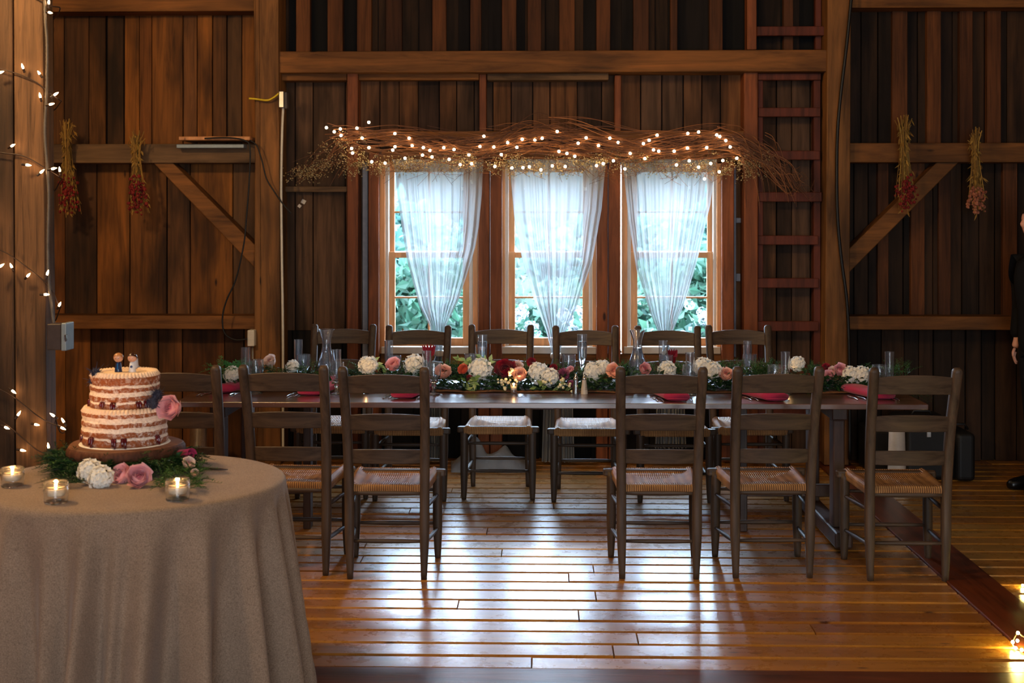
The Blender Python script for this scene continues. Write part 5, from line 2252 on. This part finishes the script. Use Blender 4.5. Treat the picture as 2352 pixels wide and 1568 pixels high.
# greenery around the cake stand
cg = thing('leafy_wreath', 'green fern and leaf ring around the foot of the cake stand', 'greenery', (cx, cy, RZ))
r = random.Random(77)
mb, md = MB(), MB()
for k in range(520):
    a = r.uniform(math.radians(150), math.radians(400))
    rad_ = r.uniform(.12, .20)
    b = Vector((cx + rad_ * math.cos(a) * 1.25, cy - .04 + rad_ * math.sin(a) * .9, RZ + .008 + r.random() * .05))
    dd = Vector((math.cos(a) + r.gauss(0, .5), math.sin(a) + r.gauss(0, .5), r.uniform(-.1, .7)))
    frond(mb if r.random() < .4 else md, b, dd, r.uniform(.05, .10), 7, .025)
    if k % 2:
        md.leaf(b, dd, (r.gauss(0, .5), -.5, 1), r.uniform(.025, .05), r.uniform(.014, .028))
for k in range(26):
    b = G(r.uniform(150, 200), r.uniform(1080, 1110), RZ + .02)
    frond(md, b, (-1, r.uniform(-.6, .2), .25), r.uniform(.08, .13), 9, .02)
for k in range(90):
    b = G(r.uniform(350, 470), r.uniform(1075, 1122), RZ + .02)
    frond(mb, b, (r.uniform(-.3, 1), r.uniform(-1, .3), .4), r.uniform(.05, .09), 7, .024)
for v_ in (mb, md):
    v_.v = [(x, y_, max(z, RZ + .003)) for x, y_, z in v_.v]
mb.build('fern_fronds', M['fern'], cg)['kind'] = 'stuff'
md.build('dark_leaves', M['ferndark'], cg)['kind'] = 'stuff'
G2 = 'flowers on the cake table'
flower('white', 206, 1082, 27, 4.62, 'white hydrangea left at the foot of the cake stand', (.9, -.2), grp=G2)
flower('white', 232, 1098, 28, 4.58, 'white hydrangea next to the pink roses below the cake', (.9, .1), grp=G2)
flower('pink', 279, 1092, 25, 4.66, 'deeper pink rose behind the front rose below the cake', (.9, -.2), grp=G2)
flower('pink', 318, 1096, 28, 4.58, 'large open pink rose in front of the cake stand', (1.0, .15), grp=G2)
flower('pale', 432, 1064, 14, 4.78, 'small cream bloom at the right of the greenery', (.8, .3), grp=G2)
flower('pale', 447, 1086, 9, 4.7, 'tiny cream bud below the small cream bloom', (.8, .3), grp=G2)
# cake knife with burgundy wrapped server
kn = thing('cake_knife', 'long dark cake knife lying right of the cake stand', 'knife', G(470, 1078, RZ))
a, b = G(452, 1076, RZ), G(524, 1080, RZ)
d_ = (b - a)
mb = MB()
n_d = Vector((-d_.y, d_.x, 0)).normalized()
up_ = Vector((0, 0, .0025))
base = [a + n_d * .014, a - n_d * .010, a + d_ * .75 - n_d * .012, b, a + d_ * .7 + n_d * .010]
zb = Vector((0, 0, .002))
mb.add([p + zb for p in base] + [p + zb + up_ for p in base], [(0, 1, 2, 3, 4), (9, 8, 7, 6, 5)] + [(i, 5 + i, 5 + (i + 1) % 5, (i + 1) % 5) for i in range(5)])
mb.build('blade', plain('dark_steel', C(96, 84, 80), .25, metal=.9), kn)
MB().tube([a + Vector((0, 0, .008)), a - d_ * .45 + Vector((0, 0, .009)), a - d_ * .9 + Vector((0, 0, .009))], [.008, .010, .009], 8).build('handle', bark, kn, shade=True)
mb = MB()
p0, p1 = P(345, 1050, 4.98), P(440, 1044, 4.86)
z0_ = RZ + .03
q0, q1 = Vector((p0.x, p0.y, RZ + .028)), Vector((p1.x, p1.y, p1.z - .0))
ax = (q1 - q0).normalized()


def roll(u, v):
    a = u * 9.5
    rr_ = .006 + .0021 * a * (.55 + .45 * v)
    s1 = ax.cross(Vector((0, 0, 1))).normalized()
    s2 = s1.cross(ax)
    return q0 + (q1 - q0) * v + s1 * rr_ * math.cos(a) + s2 * rr_ * math.sin(a)


mb.grid(roll, 50, 8)
tag(mb.build('rolled_napkin', M['burgundy'], origin=q0 - Vector((0, 0, .026)), shade=True, solid=.0015), 'burgundy napkin roll resting behind the cake greenery', 'napkin')

# ------------------------------------------------------------------ things at the far right and left
lp = thing('floor_string_lights', 'small yellow lights on wire lying at the lower right floor', 'string lights', G(2345, 1490, 0))
wire = MB().tube(smooth([G(2390, 1470, .03), G(2352, 1462, .05), G(2338, 1452, .07), G(2326, 1476, .02), G(2333, 1490, .012), G(2350, 1494, .012), G(2400, 1500, .01)], 4), .003, 5)
wire.build('wire', M['wire'], lp, shade=True)
proto = None
for (x, y_, h) in ((2338, 1453, .07), (2326, 1474, .025), (2337, 1471, .03), (2333, 1488, .016), (2347, 1492, .016), (2366, 1480, .02)):
    c = G(x, y_, h)
    if proto is None:
        proto = MB().ball((0, 0, 0), .006, 8).build('bulb', M['bulb3'], None, shade=True)
        proto.parent = lp
        o = proto
    else:
        o = proto.copy()
        COL.objects.link(o)
        o.parent = lp
    o.location = c - WLOC[lp.name]
c = G(2349, 1344, .01)
tag(MB().ball(c, .006, 8).build('light_bulb', M['bulb3'], origin=c, shade=True), 'single small glowing bulb on the floor at the right edge', 'light')


def case(name, lab, px0, px1, py0, Yf, dep, cat='case', latch=None, h=None):
    a = P(px0, py0, Yf)
    b = P(px1, py0, Yf)
    t = thing(name, lab, cat, ((a.x + b.x) / 2, Yf + dep / 2, 0))
    MB().box(a.x, b.x, Yf, Yf + dep, 0.002, a.z).build('body', M['blackcase'], t, bevel=.03, seg=4)
    MB().tube([((a.x + b.x) / 2 - .07, Yf + dep / 2, a.z - .005), ((a.x + b.x) / 2 - .05, Yf + dep / 2, a.z + .03), ((a.x + b.x) / 2 + .05, Yf + dep / 2, a.z + .03), ((a.x + b.x) / 2 + .07, Yf + dep / 2, a.z - .005)], .008, 8).build('handle', M['black'], t, shade=True)
    if latch:
        MB().rect(latch[0] - 5, latch[1] - 7, latch[0] + 5, latch[1] + 7, Yf - .006, .01).build('latch', M['metal'], t, bevel=.002)


case('equipment_case', 'black equipment case with a metal latch by the right wall', 2082, 2196, 965, 8.7, .45, latch=(2134, 997))
case('equipment_case', 'black case behind the last near chair, left of the latch case', 1998, 2076, 985, 8.85, .35)
case('equipment_bag', 'rounded black bag on the floor right of the latch case', 2198, 2242, 995, 8.65, .4, 'bag')
st_ = thing('white_stand', 'white tapered stand behind the last near chair', 'stand', (P(2060, 985, 8.4).x, 8.4, 0))
xx = P(2060, 985, 8.4).x
MB().lathe([(.075, .0), (.072, .03), (.056, .1), (.05, .3), (.046, .45)], 20, (xx, 8.4, 0)).build('column', M['jamb'], st_, shade=True)
MB().lathe([(.10, .0), (.10, .012), (.075, .02)], 20, (xx, 8.4, 0)).build('base', M['jamb'], st_, shade=True)
mt = thing('metal_canister', 'shiny galvanised metal container behind the leftmost near chair', 'container', (P(456, 1020, 8.9).x, 8.9, 0))
xx = P(456, 1020, 8.9).x
MB().lathe([(.052, .0), (.055, .01), (.055, .36), (.058, .365), (.058, .375), (.0, .376)], 28, (xx, 8.9, 0)).build('body', M['metal'], mt, shade=True)
MB().lathe([(.02, .376), (.02, .39), (.0, .395)], 16, (xx, 8.9, 0)).build('lid_knob', M['metal'], mt, shade=True)

# ------------------------------------------------------------------ person at the right edge
def skinned(name, joints, bones, mat, parent, sub=2, root=0):
    me = bpy.data.meshes.new(name)
    me.from_pydata([j[0] for j in joints], bones, [])
    me.materials.append(mat)
    o = bpy.data.objects.new(name, me)
    COL.objects.link(o)
    o.parent = parent
    WLOC[o.name] = WLOC[parent.name]
    o.modifiers.new('skin', 'SKIN').use_smooth_shade = True
    sd_ = me.skin_vertices[0].data if me.skin_vertices else None
    if sd_ is None:
        return o
    for i, j in enumerate(joints):
        sd_[i].radius = (j[1], j[2] if len(j) > 2 else j[1])
        sd_[i].use_root = (i == root)
    s_ = o.modifiers.new('sub', 'SUBSURF')
    s_.levels = sub
    s_.render_levels = sub
    return o


PX, PYY = P(2397, 1100, 8.35).x, 8.35
pr = thing('person', 'person in black clothes standing at the right edge, facing left', 'person', (PX, PYY, 0))
WLOC[pr.name] = Vector((PX, PYY, 0))
skinm = plain('skin', C(206, 150, 130), .5, var=.05, sss=.1)
suit = plain('black_suit', C(13, 12, 13), .8, spec=.2, var=.2, nscale=80)
shoe = plain('black_shoe', C(10, 9, 9), .3, spec=.5)
# body (facing -X): pelvis root, spine, neck, arms with hands
BJ = [((0, 0, .95), .09, .11), ((0, 0, 1.15), .08, .11), ((.0, 0, 1.36), .08, .12), ((-.01, 0, 1.47), .055, .06), ((-.03, 0, 1.57), .05),
      ((0, -.17, 1.39), .045), ((.02, -.23, 1.12), .036), ((-.02, -.22, .93), .028), ((-.05, -.22, .87), .027),
      ((0, .17, 1.39), .045), ((.02, .23, 1.12), .036), ((-.01, .23, .92), .028), ((-.03, .23, .86), .027),
      ((0, -.09, .85), .065), ((-.02, -.10, .48), .045), ((0, -.10, .09), .035), ((0, .09, .85), .065), ((.02, .10, .48), .045), ((.04, .10, .09), .035)]
BB = [(0, 1), (1, 2), (2, 3), (3, 4), (2, 5), (5, 6), (6, 7), (7, 8), (2, 9), (9, 10), (10, 11), (11, 12), (0, 13), (13, 14), (14, 15), (0, 16), (16, 17), (17, 18)]
bd = skinned('body', BJ, BB, skinm, pr, 2)
# head
mb = MB()


def headf(u, v):
    th = v * math.pi
    a = u * 2 * math.pi
    x, y_, z = math.sin(th) * math.cos(a), math.sin(th) * math.sin(a), math.cos(th)
    rx = .098 if x < 0 else .10
    ry = .075 * (1 - .18 * max(0, -z))
    p = Vector((x * rx, y_ * ry, z * .118))
    if x < 0:
        g = math.exp(-(y_ / .22) ** 2)
        p.x -= .022 * g * math.exp(-((z + .12) / .16) ** 2)       # nose
        p.x -= .010 * math.exp(-(y_ / .4) ** 2) * math.exp(-((z + .72) / .14) ** 2)  # chin
        p.x -= .006 * g * math.exp(-((z + .42) / .06) ** 2)      # lips
        p.x += .007 * math.exp(-((abs(y_) - .38) / .16) ** 2) * math.exp(-((z - .08) / .12) ** 2)  # eye sockets
    return Vector((PX - .05, PYY, 1.655)) + p


mb.grid(headf, 48, 32)
for s in (-1, 1):
    mb.ball((PX - .035, PYY + s * .078, 1.645), .03, 10, sc=(.55, .3, 1))
hd = mb.build('head', skinm, pr, shade=True)
for s in (-1, 1):
    MB().ball((PX - .132, PYY + s * .029, 1.664), .010, 8, sc=(.6, 1.2, .6)).build('eye', M['boxdark'], hd, shade=True)
mb = MB()


def hairf(u, v):
    a = u * 2 * math.pi
    th = v * 1.75
    x, y_, z = math.sin(th) * math.cos(a), math.sin(th) * math.sin(a), math.cos(th)
    c_, s_ = math.cos(.55), math.sin(.55)
    x2, z2 = x * c_ + z * s_, -x * s_ + z * c_
    return Vector((PX - .045 + x2 * .108, PYY + y_ * .084, 1.662 + z2 * .122))


mb.grid(hairf, 32, 14)
mb.build('hair', plain('dark_hair', C(30, 22, 18), .5, var=.3, nscale=200), hd, shade=True)
JK = [((0, 0, .80), .15, .18), ((0, 0, 1.12), .14, .17), ((0, 0, 1.34), .14, .19), ((-.005, 0, 1.45), .085, .11),
      ((0, -.16, 1.385), .085), ((.01, -.215, 1.27), .072), ((.02, -.235, 1.12), .062), ((-.01, -.23, 1.0), .055), ((-.03, -.225, .925), .050),
      ((0, .16, 1.385), .085), ((.01, .215, 1.27), .072), ((.02, .235, 1.12), .062), ((-.0, .232, 1.0), .055), ((-.02, .232, .915), .050)]
skinned('jacket', JK, [(0, 1), (1, 2), (2, 3), (2, 4), (4, 5), (5, 6), (6, 7), (7, 8), (2, 9), (9, 10), (10, 11), (11, 12), (12, 13)], suit, pr, 2)
TJ = [((0, 0, 1.0), .12, .14), ((0, -.09, .82), .10), ((-.02, -.10, .48), .078), ((0, -.10, .10), .066), ((0, .09, .82), .10), ((.02, .10, .48), .078), ((.04, .10, .10), .066)]
skinned('trousers', TJ, [(0, 1), (1, 2), (2, 3), (0, 4), (4, 5), (5, 6)], suit, pr, 2)
for s, xo in ((-1, 0), (1, .04)):
    mb = MB()
    mb.tube(smooth([(PX + xo + .07, PYY + s * .10, .05), (PX + xo, PYY + s * .10, .055), (PX + xo - .1, PYY + s * .105, .042), (PX + xo - .21, PYY + s * .11, .032)], 4), [.045] * 7 + [.046, .045, .043, .04, .034, .022], 12)
    mb.v = [(x, y_, max(z, .003)) for x, y_, z in mb.v]
    mb.build('shoe', shoe, pr, shade=True)
MB().tube(smooth([(PX - .12, PYY - .10, 1.30), (PX - .155, PYY - .10, 1.05), (PX - .16, PYY - .13, .85)], 5), .006, 6).build('red_lanyard', plain('red_cord', C(150, 20, 26), .6), pr, shade=True)
for s, (hx, hy, hz) in ((-1, (-.05, -.22, .87)), (1, (-.03, .23, .86))):
    for k in range(4):
        b0 = Vector((PX + hx - .012 + .006 * k, PYY + hy + (k - 1.5) * .012 * 1.0, hz - .02))
        L = (.055, .065, .06, .048)[k]
        MB().tube(smooth([b0, b0 + Vector((-.008, 0, -L * .5)), b0 + Vector((.002, 0, -L)), b0 + Vector((.012, 0, -L * 1.15))], 3), [.009, .006], 8).build('finger', skinm, bd, shade=True)
    b0 = Vector((PX + hx - .02, PYY + hy - s * .02, hz))
    MB().tube(smooth([b0, b0 + Vector((-.02, -s * .012, -.02)), b0 + Vector((-.02, -s * .012, -.045))], 3), [.010, .007], 8).build('thumb', skinm, bd, shade=True)

pr.rotation_euler = (0, 0, math.radians(18))
scene.cycles.sample_clamp_indirect = 6.0
scene.cycles.max_bounces = 10
scene.cycles.transparent_max_bounces = 16
scene.cycles.transmission_bounces = 10
